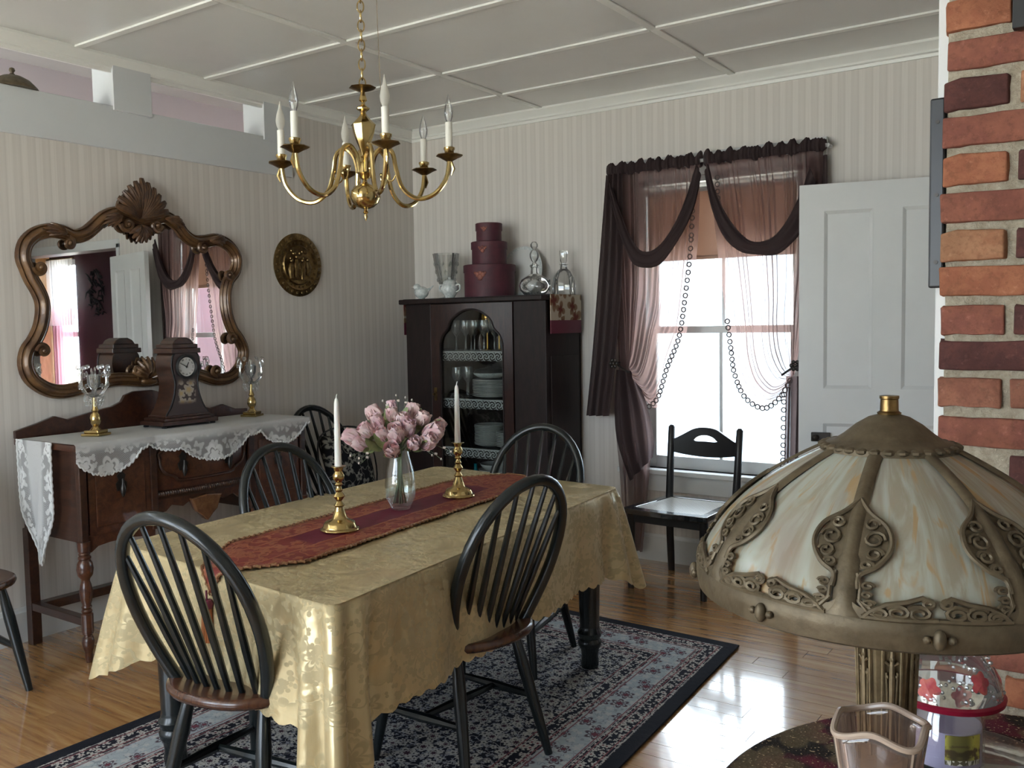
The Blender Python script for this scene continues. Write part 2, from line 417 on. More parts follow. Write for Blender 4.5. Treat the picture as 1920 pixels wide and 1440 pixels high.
        sc1 = t.ma('ABSOLUTE', t.ma('SUBTRACT', t.noise(uv, 26, 1), .5))
        curl = t.ma('SUBTRACT', 1.0, t.step(sc1, .05, .075))
        z = t.step(v, zone_from, zone_to)
        lacey = t.ma('MAXIMUM', t.ma('MULTIPLY', f1, t.ma('MAXIMUM', ring, .35)), t.ma('MAXIMUM', curl, t.ma('MULTIPLY', net, .55)))
        f4, _, q4 = t.flower(t.vm('ADD', uv, (.4, .3, 0)), 24, 3, .016, .8, .5)
        lacey = t.ma('MAXIMUM', t.ma('MULTIPLY', f1, ring), t.ma('MAXIMUM', t.ma('MULTIPLY', f4, .95), t.ma('MULTIPLY', net, .62)))
        a = t.ma('ADD', t.ma('MULTIPLY', t.ma('SUBTRACT', 1.0, z), base_open), t.ma('MULTIPLY', z, lacey), clamp=True)
        t.bump(t.ma('MULTIPLY', f1, ring), .3, .003)
        return t.fin(t.mix(t.ma('MULTIPLY', f1, z), col, tuple(min(1, c*1.12) for c in col)), .75, 0.0, .2, alpha=a)
    M['lace'] = lace('white_lace', .86, .05, .09, (.55, .55, .54))
    M['laceedge'] = mat('white_lace_cord', (.58, .58, .57), .8)
    M['laceend'] = lace('white_lace_end', .9, .06, .40, (.42, .42, .43))
    t = NT('lace_edging'); uv = t.uv(); u, v, _ = t.sep(uv)
    rr = t.ma('SUBTRACT', t.ma('FRACT', t.ma('MULTIPLY', u, 22)), .5); vv = t.ma('MULTIPLY', t.ma('SUBTRACT', v, .035), 22)
    q = t.ma('SQRT', t.ma('ADD', t.ma('MULTIPLY', rr, rr), t.ma('MULTIPLY', vv, vv)))
    an = t.ma('ADD', t.ma('ARCTAN2', vv, rr), t.ma('MULTIPLY', q, 9))
    a = t.step(t.ma('SINE', t.ma('MULTIPLY', an, 2)), -.2, .3)
    a = t.ma('MAXIMUM', a, t.ma('SUBTRACT', 1.0, t.step(v, .006, .010)))
    M['edging'] = t.fin((.50, .50, .49), .8, alpha=a)
    # ring trim on the curtain edge
    M['ringtrim'] = mat('mauve_ring_braid', (.075, .05, .048), .7)
    # persian rug
    t = NT('persian_rug'); uv = t.uv(); u, v, _ = t.sep(uv)      # u 0..W, v 0..L in metres
    W, L = 1.58, 2.6
    e = t.ma('MINIMUM', t.ma('MINIMUM', u, t.ma('SUBTRACT', W, u)), t.ma('MINIMUM', v, t.ma('SUBTRACT', L, v)))
    def bandm(a, b): return t.ma('MULTIPLY', t.step(e, a, a+.003), t.ma('SUBTRACT', 1.0, t.step(e, b-.003, b)))
    fa, ca, qa = t.flower(uv, 11, 6, .034, .8, .5); fb, cb, qb = t.flower(t.vm('ADD', uv, (.31, .17, 0)), 24, 5, .0150, .8, .55)
    fc, cc, qc = t.flower(t.vm('ADD', uv, (.63, .47, 0)), 46, 3, .0075, .9, .65)
    vine = t.line(uv, 14, .017); vine2 = t.line(t.vm('ADD', uv, (3, 1, 0)), 28, .020)
    navy, cream, grey, wine = (.012, .012, .022), (.46, .44, .41), (.27, .28, .31), (.13, .016, .03)
    fld = t.mix(t.ma('MAXIMUM', vine, vine2), navy, (.33, .32, .32))
    fld = t.mix(fc, fld, grey); fld = t.mix(fb, fld, cream); fld = t.mix(t.ma('MULTIPLY', cb, .9), fld, navy)
    ra = t.step(t.ma('ABSOLUTE', t.ma('SUBTRACT', qa, .6)), .05, .12)
    fld = t.mix(t.ma('MULTIPLY', fa, ra), fld, cream); fld = t.mix(ca, fld, (.05, .02, .035))
    mb = t.mix(t.ma('MULTIPLY', vine2, .7), (.36, .40, .43), (.20, .22, .25))
    mb = t.mix(fb, mb, (.45, .46, .46)); mb = t.mix(t.ma('MULTIPLY', fa, ra), mb, (.085, .06, .075)); mb = t.mix(ca, mb, (.16, .04, .06))
    gd = t.mix(t.ma('MAXIMUM', fb, fc), navy, cream); gd = t.mix(cb, gd, wine)
    c = fld
    c = t.mix(bandm(.275, .345), c, gd); c = t.mix(bandm(.145, .275), c, mb); c = t.mix(bandm(.055, .145), c, gd)
    for a_ in (.345, .283, .262, .15, .128, .072): c = t.mix(bandm(a_-.004, a_+.004), c, (.21, .075, .085))
    for a_ in (.335, .293, .270, .14, .118, .060): c = t.mix(bandm(a_-.003, a_+.003), c, (.42, .40, .38))
    c = t.mix(t.ma('SUBTRACT', 1.0, t.step(e, .054, .056)), c, (.012, .013, .020))
    t.bump(t.ma('ADD', t.noise(uv, 300, 2), fb), .3, .003)
    M['rug'] = t.fin(c, .9, 0.0, .2)
    # slag glass
    t = NT('slag_glass'); o = t.obj(); x, y, z = t.sep(o)
    ang = t.ma('ARCTAN2', y, x); sv = t.com(t.ma('MULTIPLY', t.ma('COSINE', ang), 2.0), t.ma('MULTIPLY', t.ma('SINE', ang), 2.0), t.ma('MULTIPLY', z, 4.0))
    a = t.noise(sv, 2.6, 4, .6, 1.2); b = t.noise(t.vm('ADD', sv, (5, 3, 1)), 3.6, 3, .5, 1.4)
    c = t.mix(t.step(a, .38, .62), (.31, .315, .27), (.25, .22, .165))
    c = t.mix(t.ma('MULTIPLY', t.step(b, .54, .64), .8), c, (.30, .19, .085))
    c = t.mix(t.ma('MULTIPLY', t.step(t.noise(t.vm('ADD', sv, (1, 8, 4)), 2.0, 3), .52, .68), .6), c, (.22, .17, .14))
    M['slag'] = t.fin(c, .22, 0.0, .5)
    t.b.inputs['Subsurface Weight'].default_value = .15
    # bricks and mortar
    def brick(name, c1, c2):
        t = NT(name); o = t.obj(); v = t.vm('ADD', o, t.scl(t.com(t.rnd(), t.rnd(), t.rnd()), 7, 7, 7))
        a = t.noise(v, 22, 5, .65); b = t.noise(v, 7, 4, .6); w = t.noise(v, 14, 5, .7)
        c = t.mix(t.step(a, .35, .65), c1, c2)
        c = t.mix(t.ma('MULTIPLY', t.step(b, .5, .72), .45), c, tuple(x*.5 for x in c1))
        c = t.mix(t.ma('MULTIPLY', t.step(t.noise(v, 34, 5, .75), .66, .74), .45), c, (.46, .40, .32))
        fn = t.noise(v, 75, 4, .7); c = t.mix(t.ma('MULTIPLY', t.step(fn, .48, .66), .45), c, tuple(x*.45 for x in c1)); c = t.mix(t.ma('MULTIPLY', t.step(t.noise(v, 48, 4, .7), .58, .72), .35), c, tuple(min(1, x*1.5+.04) for x in c1))
        t.bump(t.ma('ADD', a, t.ma('MULTIPLY', fn, .6)), .55, .005)
        return t.fin(c, .85, 0.0, .25)
    M['br_orange'] = brick('orange_brick', (.34, .135, .072), (.27, .098, .055))
    M['br_red'] = brick('red_brick', (.25, .095, .062), (.19, .068, .05))
    M['br_tan'] = brick('tan_brick', (.37, .19, .105), (.29, .13, .07))
    M['br_dark'] = brick('dark_purple_brick', (.105, .040, .034), (.07, .028, .026))
    M['br_brown'] = brick('brown_brick', (.27, .115, .072), (.20, .078, .052))
    t = NT('lime_mortar'); o = t.obj(); a = t.noise(o, 60, 5, .7); b = t.noise(o, 12, 4)
    t.bump(t.ma('ADD', a, b), 1.0, .012)
    M['mortar'] = t.fin(t.mix(t.step(a, .3, .7), (.34, .29, .215), (.47, .42, .33)), .95, 0.0, .15)
    # misc
    M['hatbox'] = mat('burgundy_paper', (.085, .018, .028), .6, col2=(.06, .014, .022), vscale=20)
    M['fruit'] = mat('painted_fruit_orange', (.30, .10, .06), .6, col2=(.16, .05, .045), vscale=60)
    M['rib'] = mat('burgundy_ribbon', (.13, .012, .035), .5)
    t = NT('tapestry'); o = t.obj(); f, cc_, q = t.flower(t.com(t.ma('ADD', t.sep(o)[0], t.sep(o)[1]), t.sep(o)[2], 0), 9, 4, .06, .8, .6)
    M['tapestry'] = t.fin(t.mix(f, (.50, .45, .36), t.mix(t.step(q, .3, .7), (.15, .04, .03), (.24, .15, .09))), .85, 0.0, .2)
    t = NT('black_floral_cushion'); o = t.obj(); x, y, z = t.sep(o); f, cc_, q = t.flower(t.com(y, z, 0), 12, 5, .035, .9, .5); l = t.line(o, 16, .02)
    M['cushion'] = t.fin(t.mix(t.ma('MAXIMUM', t.ma('MULTIPLY', f, t.step(q, .3, .6)), t.ma('MULTIPLY', l, .6)), (.010, .010, .012), (.25, .25, .22)), .85, 0.0, .2)
    M['petal'] = mat('pink_petal', (.74, .42, .45), .55, col2=(.80, .62, .60), vscale=24); M['petal'].node_tree.nodes['Principled BSDF'].inputs['Subsurface Weight'].default_value = .2
    M['petalw'] = mat('pale_pink_petal', (.80, .66, .62), .55, col2=(.62, .34, .36), vscale=24)
    M['leaf'] = mat('green_leaf', (.16, .20, .075), .5, col2=(.32, .35, .16), vscale=22)
    M['stem'] = mat('green_stem', (.10, .13, .065), .5)
    M['bud'] = mat('pale_bud', (.60, .52, .46), .5)
    M['water'] = mat('clear_water', (.80, .84, .84), .05)
    M['lilacwax'] = mat('lilac_wax', (.42, .36, .52), .5)
    M['redring'] = mat('red_rubber_ring', (.23, .008, .028), .3)
    M['redleaf'] = mat('red_glass_leaf', (.42, .03, .06), .35, col2=(.55, .14, .10), vscale=40)
    t = NT('candle_label_print'); g = t.gen(); x, y, z = t.sep(g)
    f, _, q = t.flower(t.com(t.ma('MULTIPLY', x, .1), t.ma('MULTIPLY', z, .1), 0), 22, 3, .028, .7, .15)
    nz = t.noise(t.com(t.ma('MULTIPLY', x, 2.2), 0, t.ma('MULTIPLY', z, 2.6)), 1.3, 3)
    c = t.mix(t.step(t.ma('ADD', nz, t.ma('MULTIPLY', z, .25)), .52, .66), (.10, .06, .025), (.44, .40, .08)); c = t.mix(t.ma('MULTIPLY', t.step(x, .55, .95), .8), c, (.05, .04, .02))
    lt = t.ma('MULTIPLY', t.ma('LESS_THAN', z, .16), t.ma('GREATER_THAN', t.noise(t.com(t.ma('MULTIPLY', x, 14), t.ma('MULTIPLY', z, 3), 0), 1.6, 1), .5))
    c = t.mix(t.ma('LESS_THAN', z, .16), c, (.10, .085, .05)); c = t.mix(lt, c, (.6, .58, .5))
    M['labelprint'] = t.fin(c, .4)
    t = NT('beaded_tapestry_cloth'); o = t.obj(); f, cc_, q = t.flower(o, 9, 5, .06, .9, .4); s_ = t.noise(o, 220, 2)
    c = t.mix(t.step(t.noise(o, 10, 3), .45, .6), (.018, .014, .012), (.10, .014, .028)); c = t.mix(t.ma('MULTIPLY', f, .7), c, (.12, .09, .05))
    c = t.mix(t.step(s_, .63, .68), c, (.4, .3, .18)); t.bump(s_, .6, .004)
    M['beadcloth'] = t.fin(c, .8, 0.0, .15)
    t = NT('woven_cane'); uv = t.uv(); u, v, _ = t.sep(uv)
    w = [t.step(t.ma('ABSOLUTE', t.ma('SINE', t.ma('MULTIPLY', q, 270))), .35, .6) for q in (u, v)]
    w2 = t.step(t.ma('ABSOLUTE', t.ma('SINE', t.ma('MULTIPLY', t.ma('ADD', u, v), 190))), .3, .5)
    k = t.ma('SUBTRACT', 1.0, t.ma('MULTIPLY', t.ma('MULTIPLY', w[0], w[1]), w2)); t.bump(k, .5, .003)
    M['cane'] = t.fin(t.mix(k, (.10, .09, .08), (.55, .52, .46)), .3, 0.0, .6, .8); t.b.inputs['Coat IOR'].default_value = 1.8; t.b.inputs['Coat Roughness'].default_value = .15
    M['ground'] = mat('pale_gravel', (.55, .56, .52), .9, var=.3, vscale=2)
    M['siding'] = mat('pale_blue_siding', (.44, .54, .64), .7)
    M['cabglass2'] = mat('sky_blue_window_glass', (.45, .60, .70), .1)
    M['oak'] = wood('honey_oak', (.42, .20, .07), (.56, .31, .13), 2.2, (12, 12, 2), .35, .2)
    M['teal'] = mat('teal_glass', (.0, .18, .22), .1)
    M['amber'] = mat('gold_luster_glass', (.50, .28, .06), .12, .6)
    t = NT('clock_painted_front'); o = t.obj(); x, y, z = t.sep(o)
    f, cc_, q = t.flower(t.com(y, z, 0), 20, 5, .030, .5, .4)
    zz = t.ma('MULTIPLY', t.step(z, .10, .13), t.ma('SUBTRACT', 1.0, t.step(z, .19, .23)))
    yy = t.ma('SUBTRACT', 1.0, t.step(t.ma('ABSOLUTE', y), .035, .055))
    k = t.ma('MULTIPLY', f, t.ma('MULTIPLY', zz, yy))
    M['clockfront'] = t.fin(t.mix(k, (.045, .030, .028), t.mix(t.step(q, .2, .7), (.42, .30, .15), (.36, .31, .25))), .4, 0.0, .4)
setup_mats()
# ---------------------------------------------------------------- the room
HC = 2.69
def room():
    # floor and its boards
    fl = struct(B().box(-1.1, 7.1, -6.8, 1.15, -.08, -.006).build('floor', M['floorgap'], smooth=0))
    B().box(-.12, 5.6, -6.7, -4.12, -.006, 0).box(3.3, 7.0, 0.02, 1.0, -.006, 0).box(-1.0, -.12, -3.5, .3, -.006, 0).build('far_boards', M['floor'], fl, smooth=0)
    cache = {}; pw = .085; rows = 48
    for r in range(rows):
        y1 = -.001 - r*pw; x = -.02 - random.choice([0, .25, .5, .75, 1.0])*.9
        while x < 5.6:
            Lq = random.choice([1.2, 1.5, 1.8, 2.1]); x0 = max(x, 0.0); x1 = min(x+Lq, 5.6); x += Lq
            if x1-x0 < .12: continue
            key = round(x1-x0, 2)
            if key not in cache:
                me = B().box(0, key-.002, -pw+.002, 0, -.02, 0).mesh('plank', 0, bevel=0); me.materials.append(M['floor']); cache[key] = me
            o = link('plank', cache[key], fl, (x0, y1, 0))
    # walls
    wl = B().prism([(-6.7, 0), (0, 0), (0, HC), (-1.08, HC), (-1.08, 2.25), (-6.7, 2.25)], -.12, 0, 'x')
    struct(wl.build('wall_left', M['wallpaper'], smooth=0))
    bm_ = B().box(-.13, .016, -6.7, -1.08, 2.25, 2.455).build('trim_1', M['beam'], smooth=0, bevel=.003); struct(bm_, 'wide pale grey painted beam along the top of the left wall')
    for i, (y0, y1) in enumerate(((-2.195, -1.99), (-1.285, -1.07), (-3.6, -3.38))):
        b = B().box(-.15, .026, y0, y1, 2.435, HC-.03).build('trim_%d' % (i+2), M['beam'], smooth=0, bevel=.002); struct(b)
    w, h = .14, HC
    ww = B()
    ww.box(-.12, 1.70, 0, w, 0, h).box(1.70, 2.64, 0, w, 0, .54).box(1.70, 2.64, 0, w, 2.18, h).box(2.64, 3.48, 0, w, 0, h).box(3.48, 5.20, 0, w, 2.14, h).box(5.20, 5.72, 0, w, 0, h)
    struct(ww.build('wall_window', M['wallpaper'], smooth=0))
    bw = B(); y0, y1 = -6.84, -6.7
    bw.box(-.12, 5.72, y0, y1, 0, .45).box(-.12, 5.72, y0, y1, 2.45, h)
    for p, q in ((-.12, .3), (1.7, 1.9), (3.3, 5.72)): bw.box(p, q, y0, y1, .45, 2.45)
    struct(bw.build('wall_back', M['wallpaper'], smooth=0))
    struct(B().box(5.6, 5.72, -6.7, 0, 0, h).build('wall_right', M['wallpaper'], smooth=0))
    # passage behind the left wall
    struct(B().box(-1.10, -.98, -3.5, .3, 0, 2.9).build('wall_passage', M['pinkwall'], smooth=0))
    struct(B().box(-1.1, -.12, .18, .3, 0, 2.9).build('wall_passage_end', M['pinkwall'], smooth=0))
    struct(B().box(-.98, -.12, -3.6, -3.5, 0, .6).box(-.98, -.12, -3.6, -3.5, 2.4, 2.9).build('wall_passage_front', M['pinkwall'], smooth=0))
    struct(B().box(-1.1, -.11, -3.6, .3, 2.85, 2.95).build('ceiling_passage', M['ceiling'], smooth=0))
    struct(B().box(-.13, -.10, -3.6, -1.08, HC, 2.86).build('trim_6', M['white'], smooth=0))
    # hall beyond the doorway
    hw = B().box(3.2, 5.92, 1.0, 1.12, 0, h).box(6.38, 7.0, 1.0, 1.12, 0, h).box(5.92, 6.38, 1.0, 1.12, 0, .5).box(5.92, 6.38, 1.0, 1.12, 2.2, h)
    struct(hw.build('wall_hall', M['maroonwall'], smooth=0))
    struct(B().box(3.2, 3.3, w, 1.0, 0, h).box(7.0, 7.1, w, 1.0, 0, h).build('wall_hall_ends', M['maroonwall'], smooth=0))
    struct(B().box(5.72, 7.1, 0, w, 0, h).build('wall_hall_front', M['plain'], smooth=0))
    struct(B().box(3.2, 7.1, w, 1.1, HC, HC+.08).build('ceiling_hall', M['ceiling'], smooth=0))
    # ceiling, panels, battens
    ce = struct(B().box(-.10, 5.72, -6.84, .14, HC, HC+.16).build('ceiling', M['ceiling'], smooth=0))
    xs = [0.0, 1.06, 2.27, 3.46, 4.6, 5.6]; ys = [0.0, -.45, -.99, -1.68, -2.38, -3.08, -3.78, -4.48, -5.18, -5.9, -6.7]
    for i in range(5):
        for j in range(10):
            B().box(xs[i]+.004, xs[i+1]-.004, ys[j+1]+.004, ys[j]-.004, HC-.004, HC+.004).build('panel', M['ceiling'], ce, smooth=0)
            if j < 9: B().box(xs[i]+(.02 if i else 0), xs[i+1]-.02, ys[j+1]-.018, ys[j+1]+.018, HC-.014, HC-.004).build('batten', M['batten'], ce, smooth=0, bevel=.002)
    for i in range(1, 5):
        for j in range(10):
            B().box(xs[i]-.02, xs[i]+.02, ys[j+1], ys[j], HC-.012, HC-.004).build('batten', M['batten'], ce, smooth=0, bevel=.002)
    # crown mouldings
    prof = [(0, -.075), (.012, -.075), (.014, -.06), (.024, -.055), (.024, -.045), (.034, -.03), (.05, -.016), (.055, -.012), (.055, 0), (0, 0)]
    b = B(); b.prism([(p[0], HC-.004+p[1]) for p in prof], -6.7, 0, 'y'); struct(b.build('trim_7', M['batten'], smooth=30))
    b = B(); b.prism([(-p[0], HC-.004+p[1]) for p in prof], 0, 5.6, 'x'); struct(b.build('trim_8', M['batten'], smooth=30))
    # baseboards
    pb = [(0, 0), (.02, 0), (.02, .135), (.014, .142), (.010, .155), (0, .155)]
    b = B(); b.prism(pb, -6.7, 0, 'y'); struct(b.build('baseboard_left', M['white'], smooth=0))
    b = B(); b.prism([(-p[0], p[1]) for p in pb], 0, 3.46, 'x'); struct(b.build('baseboard_window', M['white'], smooth=0))
    # outside ground
    g = B().box(-40, 45, -60, 60, -.62, -.5).build('ground', M['ground'], smooth=0); struct(g)
room()

def window_1():
    w = bpy.data.objects.new('window_1', None); COL.objects.link(w); struct(w, 'tall double hung white window behind the mauve curtains')
    x0, x1, z0, z1 = 1.70, 2.64, .54, 2.18
    b = B().box(x0-.11, x0, -.022, 0, z0-.02, z1+.10).box(x1, x1+.11, -.022, 0, z0-.02, z1+.10).box(x0-.12, x1+.12, -.026, 0, z1, z1+.12)
    b.build('casing', M['white'], w, smooth=0, bevel=.003)
    B().box(x0, x0+.035, 0, .14, z0, z1).box(x1-.035, x1, 0, .14, z0, z1).box(x0, x1, 0, .14, z1-.03, z1).build('jamb', M['white'], w, smooth=0)
    B().box(x0-.13, x1+.13, -.06, .14, z0-.03, z0).build('sill', M['white'], w, smooth=0, bevel=.006)
    B().box(x0-.11, x1+.11, -.02, 0, z0-.13, z0-.03).build('apron', M['white'], w, smooth=0, bevel=.003)
    a, c = x0+.035, x1-.035; mz = 1.335
    def sash(name, y, za, zb, bot):
        s = B().box(a, a+.045, y, y+.035, za, zb).box(c-.045, c, y, y+.035, za, zb).box(a+.045, c-.045, y, y+.035, zb-.04, zb).box(a+.045, c-.045, y, y+.035, za, za+bot)
        s = s.build(name, M['white'], w, smooth=0, bevel=.003)
        m = (a+c)/2
        B().box(m-.009, m+.009, y+.008, y+.030, za+bot, zb-.04).build('muntin', M['white'], s, smooth=0)
        for p, q in ((a+.045, m-.009), (m+.009, c-.045)):
            B().add([(p, y+.018, za+bot), (q, y+.018, za+bot), (q, y+.018, zb-.04), (p, y+.018, zb-.04)], [(0, 1, 2, 3)]).build('pane', M['pane'], s, smooth=0)
    sash('lower_sash', .035, z0, mz+.02, .07)
    sash('upper_sash', .075, mz-.02, z1-.03, .04)
window_1()
t = B().add([(1.745, .022, 1.735), (2.595, .022, 1.735), (2.595, .022, 2.10), (1.745, .022, 2.10)], [(0, 1, 2, 3)])
bl = thing('roller_blind', 'tan translucent roller blind pulled a third down in the window', 'blind', (2.17, .022, 1.735))
t.shift((-2.17, -.022, -1.735)).build('shade', M['blind'], bl, smooth=0, solid=.001)
B().tube([(-.43, 0, .375), (.43, 0, .375)], .014, 10).build('roller', M['white'], bl)
B().box(-.42, .42, -.005, .005, -.012, .008).build('bottom_bar', M['blind'], bl, smooth=0, bevel=.002)

# other windows of the house (behind the photographer, passage and hall)
def plain_window(n, x0, x1, y, z0, z1, label):
    w = bpy.data.objects.new('window_%d' % n, None); COL.objects.link(w); struct(w, label)
    m = (z0+z1)/2
    B().box(x0, x0+.06, y-.05, y, z0, z1).box(x1-.06, x1, y-.05, y, z0, z1).box(x0, x1, y-.05, y, z0, z0+.06).box(x0, x1, y-.05, y, z1-.06, z1).box(x0, x1, y-.05, y, m-.03, m+.03).build('window_frame', M['white'], w, smooth=0)
plain_window(2, .3, 1.7, -6.73, .45, 2.45, 'left white window in the wall behind the photographer')
plain_window(3, 1.9, 3.3, -6.73, .45, 2.45, 'right white window in the wall behind the photographer')
plain_window(4, -.98, -.12, -3.52, .6, 2.4, 'window at the end of the passage')
plain_window(5, 5.92, 6.38, 1.09, .5, 2.2, 'narrow window in the maroon hall wall')
# doorway casing
d = B().box(3.46, 3.50, -.015, .155, 0, 2.16).box(5.18, 5.26, -.015, .155, 0, 2.16).box(3.46, 5.26, -.015, .155, 2.12, 2.20)
struct(d.build('trim_9', M['white'], smooth=0, bevel=.003))

# open door leaf standing against the window wall
def door():
    o = bpy.data.objects.new('door_1', None); COL.objects.link(o); o.location = (3.47, -.055, .012); o.rotation_euler = (0, 0, math.radians(13))
    struct(o, 'white panelled door folded back against the window wall')
    W, H, T = .80, 2.02, .035
    # stiles and rails, leaf runs towards -x
    st, mid = .115, .13; z1, z2, z3 = .24, .86, 1.03
    top = H-.13
    b = B()
    b.box(-W, -W+st, -T, 0, 0, H).box(-st, 0, -T, 0, 0, H).box(-W/2-mid/2, -W/2+mid/2, -T, 0, 0, H)
    for p, q in ((-W+st, -W/2-mid/2), (-W/2+mid/2, -st)):
        for a, c in ((0, z1), (z2, z3), (top, H)): b.box(p, q, -T, 0, a, c)
    b.build('leaf_frame', M['white'], o, smooth=0, weld=True)
    for p, q in ((-W+st, -W/2-mid/2), (-W/2+mid/2, -st)):
        for a, c in ((z1, z2), (z3, top)):
            k = B().box(p, q, -T+.012, -.012, a, c)
            k.prism([(p+.0, a), (q, a), (q, c), (p, c)], -T+.012, -T+.012)
            pn = B().box(p, q, -T+.008, -.008, a, c).build('panel', M['white'], o, smooth=0)
            m = B()
            for s in range(1):
                i = .016
                pts = [(p, -T-.002, a), (q, -T-.002, a), (q, -T-.002, c), (p, -T-.002, c)]
                inn = [(p+i, -T+.0075, a+i), (q-i, -T+.0075, a+i), (q-i, -T+.0075, c-i), (p+i, -T+.0075, c-i)]
                m.add(pts+inn, [(0, 1, 5, 4), (1, 2, 6, 5), (2, 3, 7, 6), (3, 0, 4, 7)])
            m.build('moulding', M['white'], pn, smooth=0)
    kb = B().box(-W+.06, -W+.15, -T-.014, -T, .77, .815).build('lock_plate', M['pewter'], o, smooth=0, bevel=.003)
    B().lathe([(.006, 0), (.006, .015), (.014, .018), (.016, .026), (.010, .032), (0, .034)], 16).xf(Matrix.Translation((-W+.08, -T-.01, .79)) @ Matrix.Rotation(PI/2, 4, 'X')).build('knob', M['pewter'], kb)
    for z in (.25, 1.8): B().tube([(.004, -T+.01, z), (.004, -T+.01, z+.09)], .007, 8).build('hinge', M['pewter'], o)
door()

# chimney of rough old brick
def chimney():
    X0, X1, Y0, Y1 = 3.778, 4.58, -2.842, -2.1
    ch = thing('brick_chimney', 'rough old red brick chimney with thick lime mortar', 'chimney', (X0, Y0, 0))
    # mortar core: lumpy front
    b = B(); nz = 150; nx = 40; rnd = random.Random(3)
    dsp = {}
    def fr(u, v):
        i, j = round(u*nx), round(v*nz)
        if (i, j) not in dsp: dsp[(i, j)] = rnd.uniform(-.005, .006)
        return (u*(X1-X0)+.006, .0075+dsp[(i, j)]*.8, v*(HC-.016))
    b.grid(fr, nx, nz)
    b.box(.006, X1-X0, .012, Y1-Y0, 0, HC-.016)
    b.build('mortar', M['mortar'], ch, smooth=60)
    # brick shapes
    shapes = {}
    def shape(Lg, var):
        key = (Lg, var)
        if key not in shapes:
            q = B().box(0, Lg, 0, .09, 0, .056); me = q.mesh('brick', 0)
            bm = bmesh.new(); bm.from_mesh(me)
            bmesh.ops.subdivide_edges(bm, edges=[e for e in bm.edges if e.calc_length() > .08], cuts=3, use_grid_fill=True)
            rr = random.Random(var*13+int(Lg*1000))
            for v in bm.verts:
                v.co.x += rr.uniform(-.002, .002); v.co.z += rr.uniform(-.0018, .0018); v.co.y += rr.uniform(-.002, .002)
            es = [e for e in bm.edges if e.calc_face_angle(0) > .7]
            bmesh.ops.bevel(bm, geom=es, offset=.0035, segments=2, profile=.5, affect='EDGES', clamp_overlap=True)
            bm.to_mesh(me); bm.free(); me.shade_smooth(); shapes[key] = me
        return shapes[key]
    mats = ['br_orange', 'br_red', 'br_tan', 'br_dark', 'br_brown']
    # courses upward from the one at the height of the lamp finial; first entry is the leftmost brick
    first = {0: 'br_red', 1: 'br_brown', 2: 'br_dark', 3: 'br_red', 4: 'br_orange', 5: 'br_tan', 6: 'br_red', 7: 'br_orange', 8: 'br_red', 9: 'br_dark', 10: 'br_red', 11: 'br_orange', 12: 'br_red'}
    second = {1: 'br_brown', 3: 'br_dark', 5: 'br_dark', 7: 'br_dark', 9: 'br_tan', -1: 'br_dark'}
    zc = 1.160; pitch = .0715
    rr = random.Random(11)
    for k in range(-16, 22):
        z = zc + k*pitch - .028 + rr.uniform(-.003, .003)
        if z+.062 > HC-.016 or z < 0: continue
        x = rr.uniform(-.004, .006); j = 0
        while x < X1-X0-.03:
            Lg = .112 if (k % 2 and j == 0) else .205
            if k == -1 and j == 0: x += .118; j = 1; continue
            Lg = min(Lg, X1-X0-x)
            Lg = round(Lg, 2) if Lg < .2 else Lg
            mt = first.get(k) if j == 0 else second.get(k) if j == 1 else None
            mt = mt or mats[rr.randrange(5)]
            me = shape(Lg, rr.randrange(3))
            o = link('brick', me, ch, (x, rr.uniform(-.006, -.001), z))
            if not me.materials: me.materials.append(M[mt])
            o.material_slots[0].link = 'OBJECT'; o.material_slots[0].material = M[mt]
            x += Lg + rr.uniform(.012, .020); j += 1
    b = B().box(-.016, .004, .03, Y1-Y0, 0, HC-.016).build('side_board', M['white'], ch, smooth=0, bevel=.002)
chimney()
f = thing('metal_bar', 'slim black metal bar fixed upright on the white board beside the bricks', 'metal bar', (3.766, -2.813, 1.438))
B().box(-.014, .014, -.020, 0, 0, .366).build('bar', M['blackw'], f, smooth=0, bevel=.004)
for z in (.05, .18, .32): B().lathe([(.004, -.022), (.004, -.02)], 8, (0, 0, z), ax='y').build('screw', M['pewter'], f)
f = thing('picture_frame', 'black frame corner at the top of the brick chimney front', 'frame', (3.895, -2.872, 1.90))
B().box(0, .03, 0, .022, 0, .38).box(.27, .30, 0, .022, 0, .38).box(.03, .27, 0, .022, 0, .03).box(.03, .27, 0, .022, .35, .38).build('frame_moulding', M['dark'], f, smooth=0, bevel=.002)
B().box(.03, .27, .008, .02, .03, .35).build('backing', M['blackw'], f, smooth=0)

# hall things seen in the mirror
wr = thing('wreath', 'dark dried twig wreath on the maroon hall wall', 'wreath', (5.42, .985, 1.80))
b = B(); rr = random.Random(5)
for i in range(60):
    a = rr.uniform(0, 2*PI); r1 = rr.uniform(.08, .2)
    p = Vector((r1*math.cos(a)*.7, -rr.uniform(.01, .05), r1*math.sin(a)*1.25)); q = p+Vector((rr.uniform(-.09, .09), rr.uniform(-.03, .0), rr.uniform(-.1, .1)))
    b.tube([p, (p+q)/2+Vector((0, -.01, .02)), q], [.012, .010, .003], 5)
b.build('twigs', M['dark'], wr)
cb = thing('oak_cupboard', 'honey oak cupboard in the hall beside the lace curtained window', 'cupboard', (6.42, .72, 0))
B().box(0, .55, 0, .26, 0, 2.25).build('body', M['oak'], cb, smooth=0, bevel=.004)
for z0, z1 in ((.1, .85), (.9, 2.2)):
    dd = B().box(.03, .52, -.02, 0, z0, z1).build('cupboard_door', M['oak'], cb, smooth=0, bevel=.004)
    B().box(.10, .45, -.026, -.02, z0+.08, z1-.08).build('raised_panel', M['oak'], dd, smooth=0, bevel=.004)
lc = thing('lace_curtain', 'white lace and pink sheer curtain on the narrow hall window', 'curtain', (6.14, .93, 2.25))
